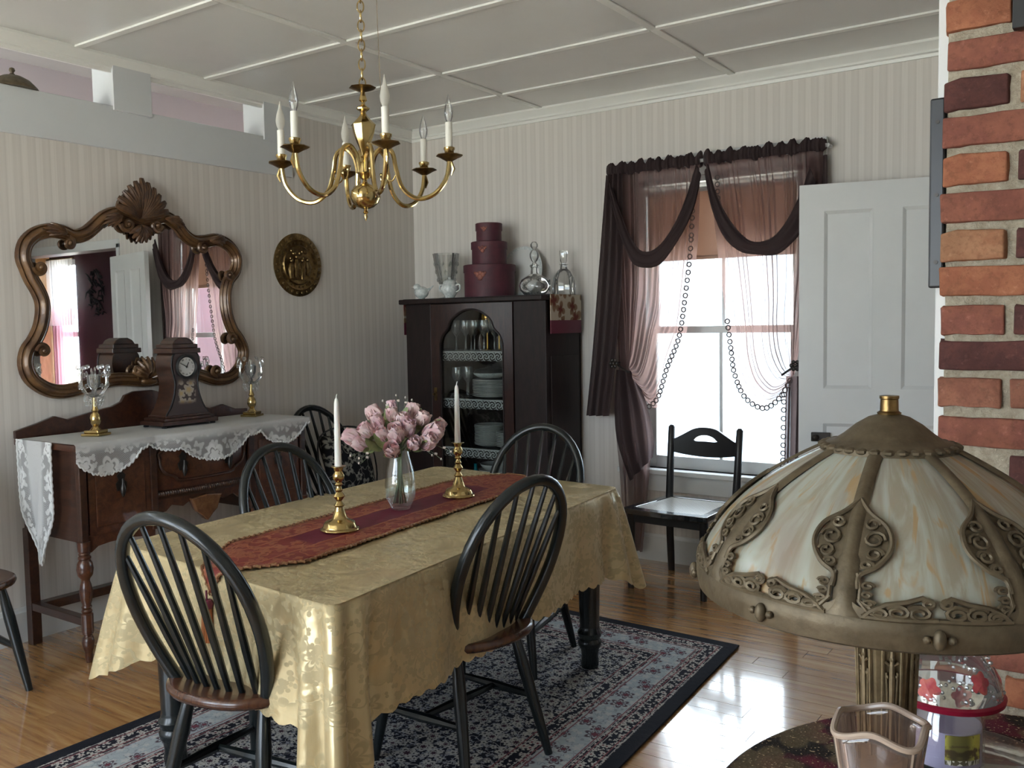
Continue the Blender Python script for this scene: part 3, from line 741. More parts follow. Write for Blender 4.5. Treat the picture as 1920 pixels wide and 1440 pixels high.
B().grid(lambda u, v: (-.27+.54*u, .018*math.sin(u*60), -.05-v*(.75)), 60, 4).build('lace_valance', M['lacew'], lc)
B().grid(lambda u, v: (-.26+.52*u, .035+.014*math.sin(u*47), -.6-v*1.5), 60, 4).build('pink_panel', M['pinksheer'], lc)
B().tube([(-.29, .01, -.04), (.27, .01, -.04)], .010, 8).build('rod', M['brass_d'], lc)

# bell on the beam ledge
bl = thing('bronze_bell', 'dark bronze dome bell with a knob on the beam ledge', 'bell', (-.055, -2.63, 2.455))
B().lathe([(.105, 0), (.104, .006), (.092, .02), (.07, .042), (.04, .058), (.014, .064), (.010, .07)], 24).build('dome', M['antique'], bl)
B().lathe([(.008, .066), (.007, .075), (.013, .084), (.010, .094), (0, .098)], 12).build('knob', M['antique'], bl)

# neighbouring house outside the window
hs = thing('house', 'pale blue clapboard house standing outside the bright window', 'house', (1.5, 7.0, -.5))
b = B()
for k in range(17): b.prism([(0, k*.18), (-.03, k*.18), (-.008, k*.18+.185), (0, k*.18+.185)], -8, 8, 'x')
b.build('clapboard_wall', M['siding'], hs, smooth=0)
B().box(-8, 8, .0, 6, 0, 3.1).build('wall_core', M['siding'], hs, smooth=0)
B().prism([(-.4, 3.0), (6.4, 3.0), (3, 4.2)], -8.4, 8.4, 'x').build('roof', M['siding'], hs, smooth=0)
for x in (-4.5, -.6, 3.2):
    w_ = B().box(x-.6, x+.6, -.07, .0, 1.6, 3.2).build('window_trim', M['white'], hs, smooth=0)
    B().box(x-.48, x+.48, -.075, -.06, 1.72, 3.08).build('pane', M['cabglass2'], w_, smooth=0)
# ---------------------------------------------------------------- windsor chairs
def windsor():
    t = thing('windsor_chair', 'x', 'chair')
    # seat: shield shape, dished
    def ring(sc_):
        pts = []
        for k in range(40):
            a = 2*PI*k/40; x = math.cos(a); y = math.sin(a)
            w = .225*(1-.06*(-y if y < 0 else 0)); d = .205 if y > 0 else .235
            ex = 2.5
            rr = (abs(x)**ex+abs(y)**ex)**(-1/ex)
            pts.append((x*rr*w*sc_, y*rr*d*sc_))
        return pts
    b = B(); vs = []; lv = [(.86, .405), (.97, .412), (1.0, .424), (.985, .436), (.95, .440), (.75, .434), (.4, .428), (.0, .426)]
    for s_, z in lv: vs += [(x, y, z) for x, y in ring(s_ if s_ else .001)]
    n = 40; fs = [tuple(range(n))[::-1]]
    for i in range(len(lv)-1):
        for k in range(n): fs.append((i*n+k, i*n+(k+1) % n, (i+1)*n+(k+1) % n, (i+1)*n+k))
    b.add(vs, fs); b.build('seat', M['seat'], t, smooth=50)
    def leg(p, q):
        P, Q = Vector(p), Vector(q); pts = []; rs = []
        for f_, r in ((0, .013), (.08, .016), (.3, .021), (.55, .019), (.8, .0165), (1, .013)): pts.append(P.lerp(Q, f_)); rs.append(r)
        B().tube(pts, rs, 10).build('leg', M['black'], t)
    L = {}
    for sx in (-1, 1):
        L[sx, 1] = ((sx*.135, .13, .415), (sx*.195, .185, 0)); leg(*L[sx, 1])
        L[sx, -1] = ((sx*.125, -.12, .415), (sx*.185, -.215, 0)); leg(*L[sx, -1])
    at = lambda l, z: Vector(l[0]).lerp(Vector(l[1]), (l[0][2]-z)/l[0][2])
    mids = []
    for sx in (-1, 1):
        p, q = at(L[sx, 1], .17), at(L[sx, -1], .19); m = (p+q)/2; mids.append(m)
        B().tube([p, m, q], [.010, .016, .010], 8).build('stretcher', M['black'], t)
    B().tube([mids[0], (mids[0]+mids[1])/2, mids[1]], [.010, .015, .010], 8).build('stretcher', M['black'], t)
    p, q = at(L[-1, -1], .23), at(L[1, -1], .23)
    # bow
    lean = .36
    def back(x, h): return Vector((x, -.145-lean*h-.05*h*h, .435+h))
    path = []; N = 36
    for k in range(N+1):
        s_ = k/N; a = PI*s_
        if s_ < .22: f_ = s_/.22; x = lerp(-.150, -.212, math.sin(f_*PI/2)); h = lerp(-.02, .22, f_)
        elif s_ > .78: f_ = (1-s_)/.22; x = lerp(.150, .212, math.sin(f_*PI/2)); h = lerp(-.02, .22, f_)
        else:
            g = (s_-.22)/.56*PI; x = -.212*math.cos(g); h = .22+.262*math.sin(g)**.92 if math.sin(g) > 0 else .22
        path.append(back(x, h))
    B().tube(path, .0180, 10, up=(0, 1, .3)).build('bow', M['black'], t)
    # spindles
    for k in range(7):
        u = (k-3)/3; xb = u*.115; yb = -.155-.0*abs(u)+.02*u*u
        # top on the bow
        xt = u*.170; best = min(path[10:-10] if abs(u) < .9 else path, key=lambda p: abs(p.x-xt)+(0 if p.z > .60 else 9))
        P = Vector((xb, yb, .43)); Q = Vector(best)
        B().tube([P, P.lerp(Q, .35), P.lerp(Q, .7), Q], [.0085, .0105, .009, .0065], 8).build('spindle', M['black'], t)
    return t
ch0 = windsor()
G = 'black windsor chairs with brown seats'
spots = [((2.115, -3.16, .012), 8, 'black windsor chair at the near end of the dining table, back toward viewer'),
         ((2.335, -2.555, .012), 83, 'black windsor chair at the table side facing the lamp and rug border'),
         ((1.98, -1.75, .012), 187, 'black windsor chair at the far end of the table before the dark cabinet'),
         ((1.715, -2.465, .012), -92, 'black windsor chair between the sideboard and the dining table'),
         ((.45, -1.10, 0), -90, 'black windsor chair holding a floral cushion in the corner by the brass plate'),
         ((.395, -3.205, 0), -92, 'black windsor chair cut by the left picture edge, beside the sideboard')]
for i, (l, r, lab) in enumerate(spots):
    if i == 0: ch0.location = l; ch0.rotation_euler = (0, 0, math.radians(r)); ch0['label'] = lab; ch0['group'] = G
    else: dup(ch0, l, math.radians(r), lab, G)
# cushion leaning on the corner chair
def pillow(w, h, d):
    b = B()
    def f(s_):
        def g(u, v):
            x, y = (u-.5)*2, (v-.5)*2; k = max(0, (1-x**4)*(1-y**4))**.5
            return (s_*d*k, x*w/2*(1-.06*(1-abs(y))), y*h/2*(1-.06*(1-abs(x))))
        return g
    b.grid(f(1), 16, 16); b.grid(f(-1), 16, 16); return b
cu = thing('floral_cushion', 'black cushion with pale flowers leaning on the corner windsor chair', 'cushion', (.43, -1.08, .445))
pillow(.36, .34, .055).xf(Matrix.Translation((-.03, 0, .17)) @ Matrix.Rotation(math.radians(-14), 4, 'Y')).build('cover', M['cushion'], cu, weld=True, smooth=180)
b = B(); fr = [(-.185+.37*i/10, -.17) for i in range(11)]
b.tube(catmull([(0, -.175, -.165), (0, .175, -.165), (0, .175, .165), (0, -.175, .165)], 8, True), .005, 6, closed=True)
b.xf(Matrix.Translation((-.03, 0, .17)) @ Matrix.Rotation(math.radians(-14), 4, 'Y')).build('piping', M['dark'], cu)

# ---------------------------------------------------------------- dining table, cloth, runner
TZ = .722
TQ = [(2.545, -3.29), (2.385, -1.58), (1.40, -1.505), (1.53, -3.18)]     # near right, far right, far left, near left
TC = Vector((1.963, -2.39)); TA = math.radians(5.8); TW, TL = .985, 1.70
def tmap(x, y):
    u, v = x/TW+.5, y/TL+.5
    a = Vector(TQ[3]).lerp(Vector(TQ[0]), u); c = Vector(TQ[2]).lerp(Vector(TQ[1]), u); p = a.lerp(c, v)
    return p.x-TC.x, p.y-TC.y
def TM(b):
    b.v = [(*tmap(p[0], p[1]), p[2]) for p in b.v]; return b
tb = thing('dining_table', 'black painted dining table with turned legs under the gold cloth', 'table', (TC.x, TC.y, .012))
TM(B().box(-TW/2+.014, TW/2-.014, -TL/2+.014, TL/2-.014, TZ-.042, TZ-.015)).build('table_top', M['blackw'], tb, smooth=0, bevel=.004)
TM(B().box(-TW/2+.08, TW/2-.08, -TL/2+.08, TL/2-.08, TZ-.12, TZ-.042)).build('apron', M['blackw'], tb, smooth=0)
lp = [(.034, 0), (.036, .02), (.033, .05), (.037, .075), (.046, .09), (.048, .105), (.040, .118), (.047, .13), (.049, .142), (.041, .155), (.039, .17), (.043, .35), (.049, .52), (.050, .60), (.050, TZ-.042)]
for sx in (-1, 1):
    for sy in (-1, 1):
        B().lathe(lp, 20).build('leg', M['black'], tb, loc=(*tmap(sx*(TW/2-.085), sy*(TL/2-.105)), 0))
def tablecloth():
    # perimeter walk of a rounded rectangle, then drops with folds; corners hang lower and flare
    w, l, rc = TW/2+.004, TL/2+.004, .035
    per = []; cor = []
    def arc(cx, cy, a0):
        for k in range(15):
            a = a0+PI/2*k/14; per.append((cx+rc*math.cos(a), cy+rc*math.sin(a), math.cos(a), math.sin(a)))
    def side(p, q, nx, ny, n):
        for k in range(1, n): per.append((lerp(p[0], q[0], k/n), lerp(p[1], q[1], k/n), nx, ny))
    arc(w-rc, -l+rc, -PI/2); side((w, -l+rc), (w, l-rc), 1, 0, 130)
    arc(w-rc, l-rc, 0); side((w-rc, l), (-w+rc, l), 0, 1, 76)
    arc(-w+rc, l-rc, PI/2); side((-w, l-rc), (-w, -l+rc), -1, 0, 130)
    arc(-w+rc, -l+rc, PI); side((-w+rc, -l), (w-rc, -l), 0, -1, 76)
    n = len(per); s_ = [0]
    for i in range(1, n): s_.append(s_[-1]+math.hypot(per[i][0]-per[i-1][0], per[i][1]-per[i-1][1]))
    tot = s_[-1]+math.hypot(per[0][0]-per[-1][0], per[0][1]-per[-1][1])
    corners = [(w, -l, 'nr'), (w, l, 'fr'), (-w, l, 'fl'), (-w, -l, 'nl')]
    nv = 22; b = B(); vs = []; uvv = []
    for j in range(nv+1):
        for i in range(n):
            x, y, nx, ny = per[i]; t = max(0, j-1)/(nv-1); s = s_[i]
            cd = min(math.hypot(x-cx, y-cy) for cx, cy, _ in corners)
            cc = min(corners, key=lambda c: math.hypot(x-c[0], y-c[1]))
            k = math.exp(-(cd/.15)**2); k2 = math.exp(-(cd/.07)**2)
            D = .315 + (.15 if cc[2] == 'nr' else .09)*math.exp(-(cd/.11)**2)
            if cc[2] == 'nr': D += .0
            D += .013*abs(math.sin(PI*s/.052))*1.0
            z = TZ + .004 - D*t - (.0 if t else 0)
            # out of plane folds
            e = min(1, t*1.5); amp = .012*e*(1-.6*k)
            fold = amp*math.sin(s*17+1.3)+.5*amp*math.sin(s*31+.4)+(.040 if cc[2] == 'nr' else .024)*t**.7*math.exp(-(cd/.17)**2)*math.cos(cd*2*PI/.105)
            out = .006*sstep(0, .1, t)+.012*t+fold
            # corner cone: the drape leaves along the diagonal, pinched either side
            dx, dy = (1 if cc[0] > 0 else -1)*.7071, (1 if cc[1] > 0 else -1)*.7071
            flare = (.11 if cc[2] != 'nr' else .09)
            pinch = math.exp(-((cd-.17)/.06)**2)
            px = x+nx*(out-.028*pinch*e)+dx*flare*k*t**.9; py = y+ny*(out-.028*pinch*e)+dy*flare*k*t**.9
            if cc[2] == 'nr':   # hanging pleat at the near right corner
                px += ny*0; py += 0
            if j == 0: px, py, z = x-nx*.05, y-ny*.05, TZ+.0005
            vs.append((px, py, z)); uvv.append((s, D*t))
    fs = []; uvs = []
    for j in range(nv):
        for i in range(n):
            i2 = (i+1) % n; fs.append((j*n+i, (j+1)*n+i, (j+1)*n+i2, j*n+i2))
            u0, u1 = s_[i], (s_[i2] if i2 else tot)
            a, c = uvv[j*n+i][1], uvv[(j+1)*n+i][1]; a2, c2 = uvv[j*n+i2][1], uvv[(j+1)*n+i2][1]
            uvs += [(u0, -a), (u0, -c), (u1, -c2), (u1, -a2)]
    b.add(vs, fs); b.uv = uvs
    # top with gentle creases
    nx_, ny_ = 40, 64; base = len(b.v)
    c = thing('tablecloth', 'gold damask tablecloth with scalloped hem draped over the dining table', 'tablecloth', (TC.x, TC.y, 0))
    TM(b).build('drop', M['damask'], c, smooth=180)
    tp = B(); inner = []
    def topf(u, v):
        x, y = lerp(-w-.003, w+.003, u), lerp(-l-.003, l+.003, v)
        # round corners
        ax, ay = abs(x)-(w-rc), abs(y)-(l-rc)
        if ax > 0 and ay > 0:
            h = math.hypot(ax, ay); m = max(ax, ay)
            if h > 0: x = math.copysign(w-rc+ax*m/h, x); y = math.copysign(l-rc+ay*m/h, y)
        ed = min(w-abs(x), l-abs(y))
        z = TZ+.004 + .0022*sstep(0, .05, ed)*(math.sin(x*23+y*9)+math.sin(y*17-x*6))*.5
        z += .004*math.exp(-((y-.1+.12*x)/.012)**2)*sstep(0, .05, ed) + .003*math.exp(-((y+.42)/.01)**2)*sstep(0, .05, ed)+.003*math.exp(-((x+.30+.05*y)/.01)**2)*sstep(0, .05, ed)
        return (x, y, z)
    tp.grid(topf, nx_, ny_, lambda u, v: (lerp(-w, w, u)+5, lerp(-l, l, v)+5))
    TM(tp).build('cloth_top', M['damask'], c, smooth=180)
tablecloth()
def runner():
    r = thing('table_runner', 'maroon and gold brocade runner with braided edge down the table centre', 'table runner', (TC.x, TC.y, TZ))
    hw = .178; z = .0115
    yA, yB = -.885, .78    # near tip overhangs the near edge a little
    # outline: long sides then pointed ends
    def half(y):
        if y < -.66: return hw*max(0.02, (y+.93)/(-.66+.93))
        if y > .66: return hw*max(.25, 1-(y-.66)/.16*.75)
        return hw
    w0 = .055                       # sits left of the table axis
    b = B(); N = 80; yn, yf = -.93, .82
    def pos(u, v):
        y = lerp(yn, yf, v); x = (u-.5)*2*half(y)
        zz = z; yy = y
        lim = -.858
        if y < lim: yy = lim-.006; zz = z-(lim-y)-.004
        return (*tmap(x+.0, yy), zz+.001*math.sin(y*40+x*25))
    b.grid(pos, 10, N, lambda u, v: (lerp(yn, yf, v), (u-.5)*2*half(lerp(yn, yf, v))))
    b.build('brocade', M['runner'], r, smooth=180, solid=.0025)
    for sgn in (-1, 1):
        p = [Vector(pos(.5+.5*sgn, i/N)) + Vector((0, 0, .002)) for i in range(N+1)]
        p2 = [q+Vector((sgn*.004*math.sin(i*2.1), 0, .002*math.cos(i*2.1))) for i, q in enumerate(catmull(p, 3))]
        B().tube(p2, .0045, 6).build('braid', M['braid'], r)
    p = [Vector(pos(i/8, 1))+Vector((0, 0, .002)) for i in range(9)]; B().tube(p, .0045, 6).build('braid', M['braid'], r)
    t0 = Vector(pos(.5, 0))
    ts = B().lathe([(.003, .02), (.003, -.004), (.013, -.006), (.018, -.016), (.015, -.028), (.011, -.032)], 14, (t0.x, t0.y-.016, t0.z)).build('tassel_head', M['rib'], r)
    sk = B()
    for k in range(16):
        a = 2*PI*k/16; sk.tube([(t0.x+.010*math.cos(a), t0.y-.016+.009*math.sin(a), t0.z-.030), (t0.x+.019*math.cos(a), t0.y-.016+.012*math.sin(a), t0.z-.12)], .0042, 5)
    sk.build('tassel_fringe', M['tassel'], ts)
runner()
# persian rug
rg = B(); Q = [(1.20, -3.68), (2.89, -3.72), (2.72, -1.13), (1.24, -1.08)]
def rf(u, v):
    a = Vector(Q[0]).lerp(Vector(Q[1]), u); b_ = Vector(Q[3]).lerp(Vector(Q[2]), u); p = a.lerp(b_, v); return (p.x, p.y, .0085)
rg.grid(rf, 8, 8, lambda u, v: (u*1.58, v*2.6))
ro = rg.build('persian_rug', M['rug'], None, smooth=0, solid=.007)
tag(ro, 'dark persian rug with pale blue floral border under the table', 'rug')

# ---------------------------------------------------------------- sideboard
def sideboard():
    Y0, Y1, TOP = -2.75, -1.49, .915
    s = thing('sideboard', 'dark mahogany sideboard with turned legs and carved drawer front', 'sideboard', (0.03, (Y0+Y1)/2, 0))
    H = (Y1-Y0)/2
    X = .475
    sh = (0, 0, 0)
    # carcass: left and right cupboard blocks, shallower bow centre
    B().box(0, X-.015, -H+.03, -H+.36, .50, TOP-.025).box(0, X-.015, H-.36, H-.03, .50, TOP-.025).box(0, X-.03, -H+.36, H-.36, .64, TOP-.025).build('carcass', M['mahog_d'], s, smooth=0)
    # top with gently bowed front
    pts = [(0, -H), (X+.005, -H), (X+.02, -H+.03), (X+.02, -H+.34)]+[(X+.02+.03*math.sin(PI*k/10), lerp(-H+.36, H-.36, k/10)) for k in range(11)]+[(X+.02, H-.34), (X+.02, H-.03), (X+.005, H), (0, H)]
    B().prism(pts, TOP-.028, TOP, 'z').build('top', M['mahog'], s, smooth=30, bevel=.005)
    # doors
    for nm, a, c in (('l', -H+.055, -H+.345), ('r', H-.345, H-.055)):
        d = B().box(X-.015, X+.004, a, c, .525, TOP-.045).build('cupboard_door', M['mahog'], s, smooth=0, bevel=.003)
        B().box(X+.004, X+.010, a+.03, c-.03, .56, TOP-.08).build('door_panel', M['mahog'], d, smooth=0, bevel=.004)
        m = (a+c)/2
        pl = B().prism([(m-.02, .70), (m+.02, .70), (m+.026, .73), (m+.012, .745), (m+.02, .765), (m, .785), (m-.02, .765), (m-.012, .745), (m-.026, .73)], X+.010, X+.015, 'x').build('back_plate', M['pewter'], d, smooth=0)
        B().lathe([(.004, .75), (.005, .73), (.011, .71), (.012, .695), (.007, .68), (.003, .672)], 10, (X+.024, m, 0)).build('drop_pull', M['pewter'], d)
    # reeded posts between sections
    for y in (-H+.36, H-.36, -H+.03, H-.03):
        B().box(X-.02, X+.012, y-.016, y+.016, .50, TOP-.028).build('post', M['mahog_d'], s, smooth=0, bevel=.004)
    # drawer, bowed
    def bow(y, off=0): return X+off+.03*math.cos(PI*y/(2*(H-.36)))
    ya, yb = -H+.378, H-.378
    b = B(); n = 16
    def strip(z0, z1, o0, o1, y0=ya, y1=yb):
        q = B(); P = [lerp(y0, y1, k/n) for k in range(n+1)]
        poly = [(bow(y, o1), y) for y in P]+[(bow(y, o0), y) for y in P[::-1]]
        return q.prism(poly, z0, z1, 'z')
    dr = strip(.665, TOP-.045, -.05, -.012).build('drawer', M['mahog'], s, smooth=30, bevel=.002)
    # raised shaped moulding on the drawer
    mo = [(-.20, .845), (.20, .845), (.232, .80), (.215, .745), (.17, .725), (.15, .705), (.09, .70), (-.09, .70), (-.15, .705), (-.17, .725), (-.215, .745), (-.232, .80)]
    pp = catmull([(bow(y, -.008), y, z) for y, z in mo], 5, True)
    B().tube(pp, .007, 8, closed=True).build('drawer_moulding', M['mahog_d'], dr)
    for y in (-.125, .125):
        pl = B().prism([(y-.018, .745), (y+.018, .745), (y+.026, .775), (y+.013, .79), (y+.018, .81), (y, .83), (y-.018, .81), (y-.013, .79), (y-.026, .775)], bow(y, -.012), bow(y, -.005), 'x').build('back_plate', M['pewter'], dr, smooth=0)
        B().lathe([(.004, .79), (.005, .775), (.011, .755), (.012, .74), (.007, .725), (.003, .717)], 10, (bow(y, .004), y, 0)).build('drop_pull', M['pewter'], dr)
    # gadrooned moulding under the drawer
    g = B(); 
    for k in range(46):
        y = lerp(ya, yb, (k+.5)/46); g.ell((bow(y, -.004), y, .650), (.012, .008, .013), 6, 5)
    g.build('gadroon_moulding', M['mahog_d'], s)
    strip(.625, .668, -.06, -.014).build('rail', M['mahog_d'], s, smooth=30)
    # shaped apron and pendant
    ap = [(ya, .63), (ya, .56), (ya+.05, .565), (ya+.08, .59), (ya+.14, .575), (ya+.17, .59), (-.07, .59), (-.05, .545), (-.02, .515), (0, .495), (.02, .515), (.05, .545), (.07, .59), (yb-.17, .59), (yb-.14, .575), (yb-.08, .59), (yb-.05, .565), (yb, .56), (yb, .63)]
    B().prism(ap, X-.03, X-.012, 'x').build('apron', M['mahog'], s, smooth=0, bevel=.002)
    pd = [(-.085, .605), (-.07, .58), (-.055, .54), (-.03, .52), (0, .49), (.03, .52), (.055, .54), (.07, .58), (.085, .605), (0, .615)]
    B().prism(pd, X-.012, X+.016, 'x').build('carved_pendant', M['burl'], s, smooth=0, bevel=.005)
    # side aprons below doors
    for a, c in ((-H+.03, -H+.36), (H-.36, H-.03)):
        L_ = c-a
        q = [(a, .53), (a, .455), (a+.03, .46), (a+.06, .48)]+[(a+L_*f_, .487) for f_ in (.35, .5, .65)]+[(c-.06, .48), (c-.03, .46), (c, .455), (c, .53)]
        B().prism(q, X-.015, X+.003, 'x').build('apron', M['mahog'], s, smooth=0, bevel=.002)
    # legs
    lp = [(.012, 0), (.016, .02), (.016, .045), (.022, .06), (.026, .085), (.022, .105), (.017, .11), (.017, .118), (.022, .122), (.022, .128), (.024, .13), (.024, .205), (.018, .21), (.022, .218), (.017, .226), (.021, .235), (.017, .244), (.024, .27), (.027, .30), (.022, .33), (.017, .345), (.019, .355), (.030, .37), (.034, .395), (.030, .42), (.021, .435), (.026, .44), (.026, .446), (.020, .452), (.024, .458), (.020, .465), (.025, .47), (.028, .51)]
    for y in (-H+.03, H-.03, -H+.36, H-.36)[:2]:
        B().lathe(lp, 16).build('leg', M['mahog'], s, loc=(X-.005, y, 0))
        B().box(.02, .065, y-.022, y+.022, 0, .52).build('back_leg', M['mahog_d'], s, smooth=0, bevel=.003)
        B().box(.06, X-.02, y-.018, y+.018, .155, .19).build('stretcher', M['mahog_d'], s, smooth=0, bevel=.003)
    B().box(.02, .07, -H+.05, H-.05, .14, .18).build('stretcher', M['mahog_d'], s, smooth=0, bevel=.003)
    # shaped back splash
    bs = [(-H, TOP), (-H, TOP+.035), (-H+.10, TOP+.06), (-H+.18, TOP+.085), (-H+.24, TOP+.065), (-H+.34, TOP+.085), (-H+.42, TOP+.10), (-.17, TOP+.105), (-.12, TOP+.125), (-.10, TOP+.155), (-.05, TOP+.17), (.05, TOP+.17), (.10, TOP+.155), (.12, TOP+.125), (.17, TOP+.105), (H-.42, TOP+.10), (H-.34, TOP+.08), (H-.24, TOP+.05), (H-.16, TOP+.065), (H-.08, TOP+.035), (H, TOP+.03), (H, TOP)]
    B().prism(bs, 0, .022, 'x').build('back_splash', M['mahog_d'], s, smooth=0, bevel=.003)
    # lace runner over the top
    lr = thing('lace_runner', 'white floral lace runner draped over the sideboard top', 'lace runner', (.03, (Y0+Y1)/2, TOP))
    def front(y): return (X+.022+(.03*math.sin(PI*(y+H-.36)/(2*H-.72)) if abs(y) < H-.36 else 0)) + .004
    def scal(y):   # hang depth along the front
        cs = [(-.50, .17, .135), (-.19, .13, .07), (.03, .22, .135), (.46, .16, .11), (.25, .1, .05), (-.35, .07, .05)]
        return max([.03]+[d*max(0, 1-((y-c)/w)**2)**.6 for c, w, d in cs])
    b = B(); NU = 170; ylen = 2*H-.02
    rows = [.07, .20, .35, .46]
    def lf(u, v):
        y = lerp(-H-.006, H+.004, u); k = v*20
        if k <= 10: return (lerp(.06, front(y)-.004, k/10), y, .0045)
        h = scal(y)*(1+.05*abs(math.sin(y*75))); t = (k-10)/10
        return (front(y)+.004+.006*t*math.sin(y*30), y, .0045-h*t)
    def lu(u, v):
        y = lerp(-H, H, u); k = v*20
        return (y+3, (0.0 if k <= 10 else (k-10)/10*scal(y))+(.0 if k <= 10 else .04))
    b.grid(lf, NU, 20, lu); b.build('lace_cloth', M['lace'], lr, smooth=60)
    # pointed end hanging over the near side
    b = B()
    def ef(u, v):
        wd = lerp(1, .14, sstep(.55, 1.0, v))*(1-.25*v); x = lerp(.055, .33, u); cx = .21; x = cx+(x-cx)*wd
        return (x, -H-.012-.012*math.sin(u*9+v*4)*v, .0045-.52*v*(1+.03*math.sin(u*40)))
    b.grid(ef, 30, 30, lambda u, v: (v*.52+7, abs(u-.5)*.30+max(0, v-.72)*.4))
    b.build('lace_tail', M['lace'], lr, smooth=60)
    B().tube([Vector(ef(0, i/60))+Vector((.003*math.sin(i*1.9), -.002, 0)) for i in range(61)]+[Vector(ef(1, i/60))+Vector((.003*math.sin(i*1.9), -.002, 0)) for i in range(60, -1, -1)], .0045, 6).build('scalloped_edge', M['laceedge'], lr)
    B().tube([Vector(lf(i/340, 1))+Vector((.002, 0, .004*math.sin(i*1.3))) for i in range(341)], .0042, 6).build('scalloped_edge', M['laceedge'], lr)
sideboard()
# ---------------------------------------------------------------- carved mirror on the left wall
def mirror():
    ML = [(-2.074, 1.916), (-2.143, 1.93), (-2.199, 1.943), (-2.263, 1.916), (-2.315, 1.87), (-2.365, 1.832), (-2.421, 1.817), (-2.475, 1.833), (-2.535, 1.835), (-2.596, 1.814), (-2.641, 1.77), (-2.655, 1.712), (-2.64, 1.662), (-2.624, 1.62), (-2.597, 1.57), (-2.579, 1.519), (-2.579, 1.461), (-2.595, 1.395), (-2.625, 1.338), (-2.657, 1.295), (-2.668, 1.238), (-2.648, 1.179), (-2.593, 1.132), (-2.526, 1.109), (-2.448, 1.114), (-2.35, 1.135), (-2.25, 1.148), (-2.163, 1.143)]
    MR = [(-2.01, 1.929), (-1.935, 1.948), (-1.87, 1.916), (-1.824, 1.866), (-1.766, 1.837), (-1.696, 1.841), (-1.623, 1.854), (-1.55, 1.829), (-1.504, 1.77), (-1.512, 1.699), (-1.558, 1.645), (-1.58, 1.583), (-1.583, 1.513), (-1.572, 1.443), (-1.543, 1.373), (-1.502, 1.319), (-1.475, 1.256), (-1.502, 1.176), (-1.57, 1.122), (-1.666, 1.114), (-1.748, 1.14), (-1.827, 1.158), (-1.944, 1.145)]
    cy, cz = -2.074, 1.52
    m = thing('carved_mirror', 'large wall mirror in a dark gilded carved scroll frame', 'mirror', (.004, cy, cz))
    out = [(0, y-cy, z-cz) for y, z in ML+[(-2.074, 1.134)]+MR[::-1]]
    path = catmull(out, 4, True)
    prof = [(-.036, 0), (-.036, .014), (-.030, .024), (-.024, .020), (-.018, .036), (-.008, .043), (.002, .040), (.006, .032), (.012, .034), (.018, .028), (.022, .018), (.027, .020), (.031, .010), (.031, 0)]
    B().sweep(path, prof, True, (1, 0, 0)).build('frame', M['gilt'], m, smooth=50)
    g = [(p.y, p.z) for p in path]
    B().prism(g, .004, .008, 'x').build('mirror_glass', M['mirror'], m, smooth=0)
    # scrolls where the frame curls inwards, leaf carvings and the shell crest
    def scroll(y, z, r, turn, flip=1):
        pts = []; rs = []
        for k in range(26):
            a = turn+flip*k/25*2*PI*1.35; rr = r*(1-k/25*.85)
            pts.append((.030+.012*k/25, y-cy+rr*math.cos(a), z-cz+rr*math.sin(a))); rs.append(.014-.006*k/25)
        B().tube(pts, rs, 8).ell((.042, y-cy, z-cz), (.016, .012, .012), 10, 6).build('scroll', M['gilt'], m)
    for y, z, r, t_, f_ in ((-2.598, 1.668, .030, PI, 1), (-2.602, 1.297, .030, PI, -1), (-2.458, 1.785, .026, PI/2, -1), (-1.728, 1.806, .028, PI/2, 1), (-1.568, 1.325, .030, 0, 1), (-1.674, 1.160, .028, -PI/2, -1), (-1.572, 1.672, .028, 0, -1), (-2.158, 1.895, .034, PI, 1), (-2.000, 1.900, .034, 0, -1), (-2.14, 1.178, .03, -PI/2, 1), (-2.02, 1.178, .03, -PI/2, -1)):
        scroll(y, z, r, t_, f_)
    def leafs(y, z, ang, n, L_, spread):
        b = B()
        for k in range(n):
            a = ang+(k/(n-1)-.5)*spread; c = math.cos(a); s_ = math.sin(a); ll = L_*(1-.25*abs(k/(n-1)-.5)*2)
            pts = [(.040+.018*math.sin(q*PI), y-cy+c*ll*q, z-cz+s_*ll*q) for q in (0, .25, .5, .75, 1)]
            b.tube(pts, [.006, .010, .012, .010, .003], 6)
        return b
    for y, z, a in ((-2.47, 1.83, PI*.95), (-1.69, 1.845, .1), (-2.19, 1.935, PI*1.15), (-1.95, 1.94, -.2)):
        leafs(y, z, a, 5, .11, .7).build('acanthus_carving', M['gilt_d'], m)
    # shell palmette crest
    b = B(); sy, sz = -2.085, 1.925
    angs = [20, 36, 52, 66, 79, 90, 101, 114, 128, 144, 160]; lens = [.150, .158, .160, .170, .182, .196, .182, .170, .160, .158, .150]
    for a, ll in zip(angs, lens):
        a = math.radians(a); c, s_ = math.cos(a), math.sin(a); nx, nz = -s_, c
        for off in (-.3, .3):
            pts = []; rs = []
            for q in (0, .2, .4, .6, .8, 1):
                wdt = off*.022*q/.6 if q < .6 else off*.022*(1.6-q)
                pts.append((.030+.035*math.sin(q*PI*.8), sy-cy+c*ll*q+nx*wdt, sz-cz+s_*ll*q*1.0+nz*wdt)); rs.append((.006, .009, .012, .014, .013, .007)[int(q*5+.1)])
            b.tube(pts, rs, 7)
    b.prism([(sy-cy+ll*.85*math.cos(math.radians(a)), sz-cz+ll*.85*math.sin(math.radians(a))) for a, ll in zip(angs, lens)], .004, .028, 'x')
    b.build('shell_crest', M['gilt_d'], m)
    b = B()
    for k in range(7):
        a = math.radians(210+k*20); b.tube([(.03+.02*math.sin(q*PI), .0-.011+.075*q*math.cos(a), 1.895-cz+.085*q*math.sin(a)) for q in (0, .35, .7, 1)], [.008, .013, .013, .006], 7)
    b.build('drop_shell', M['gilt_d'], m)
    b = B()
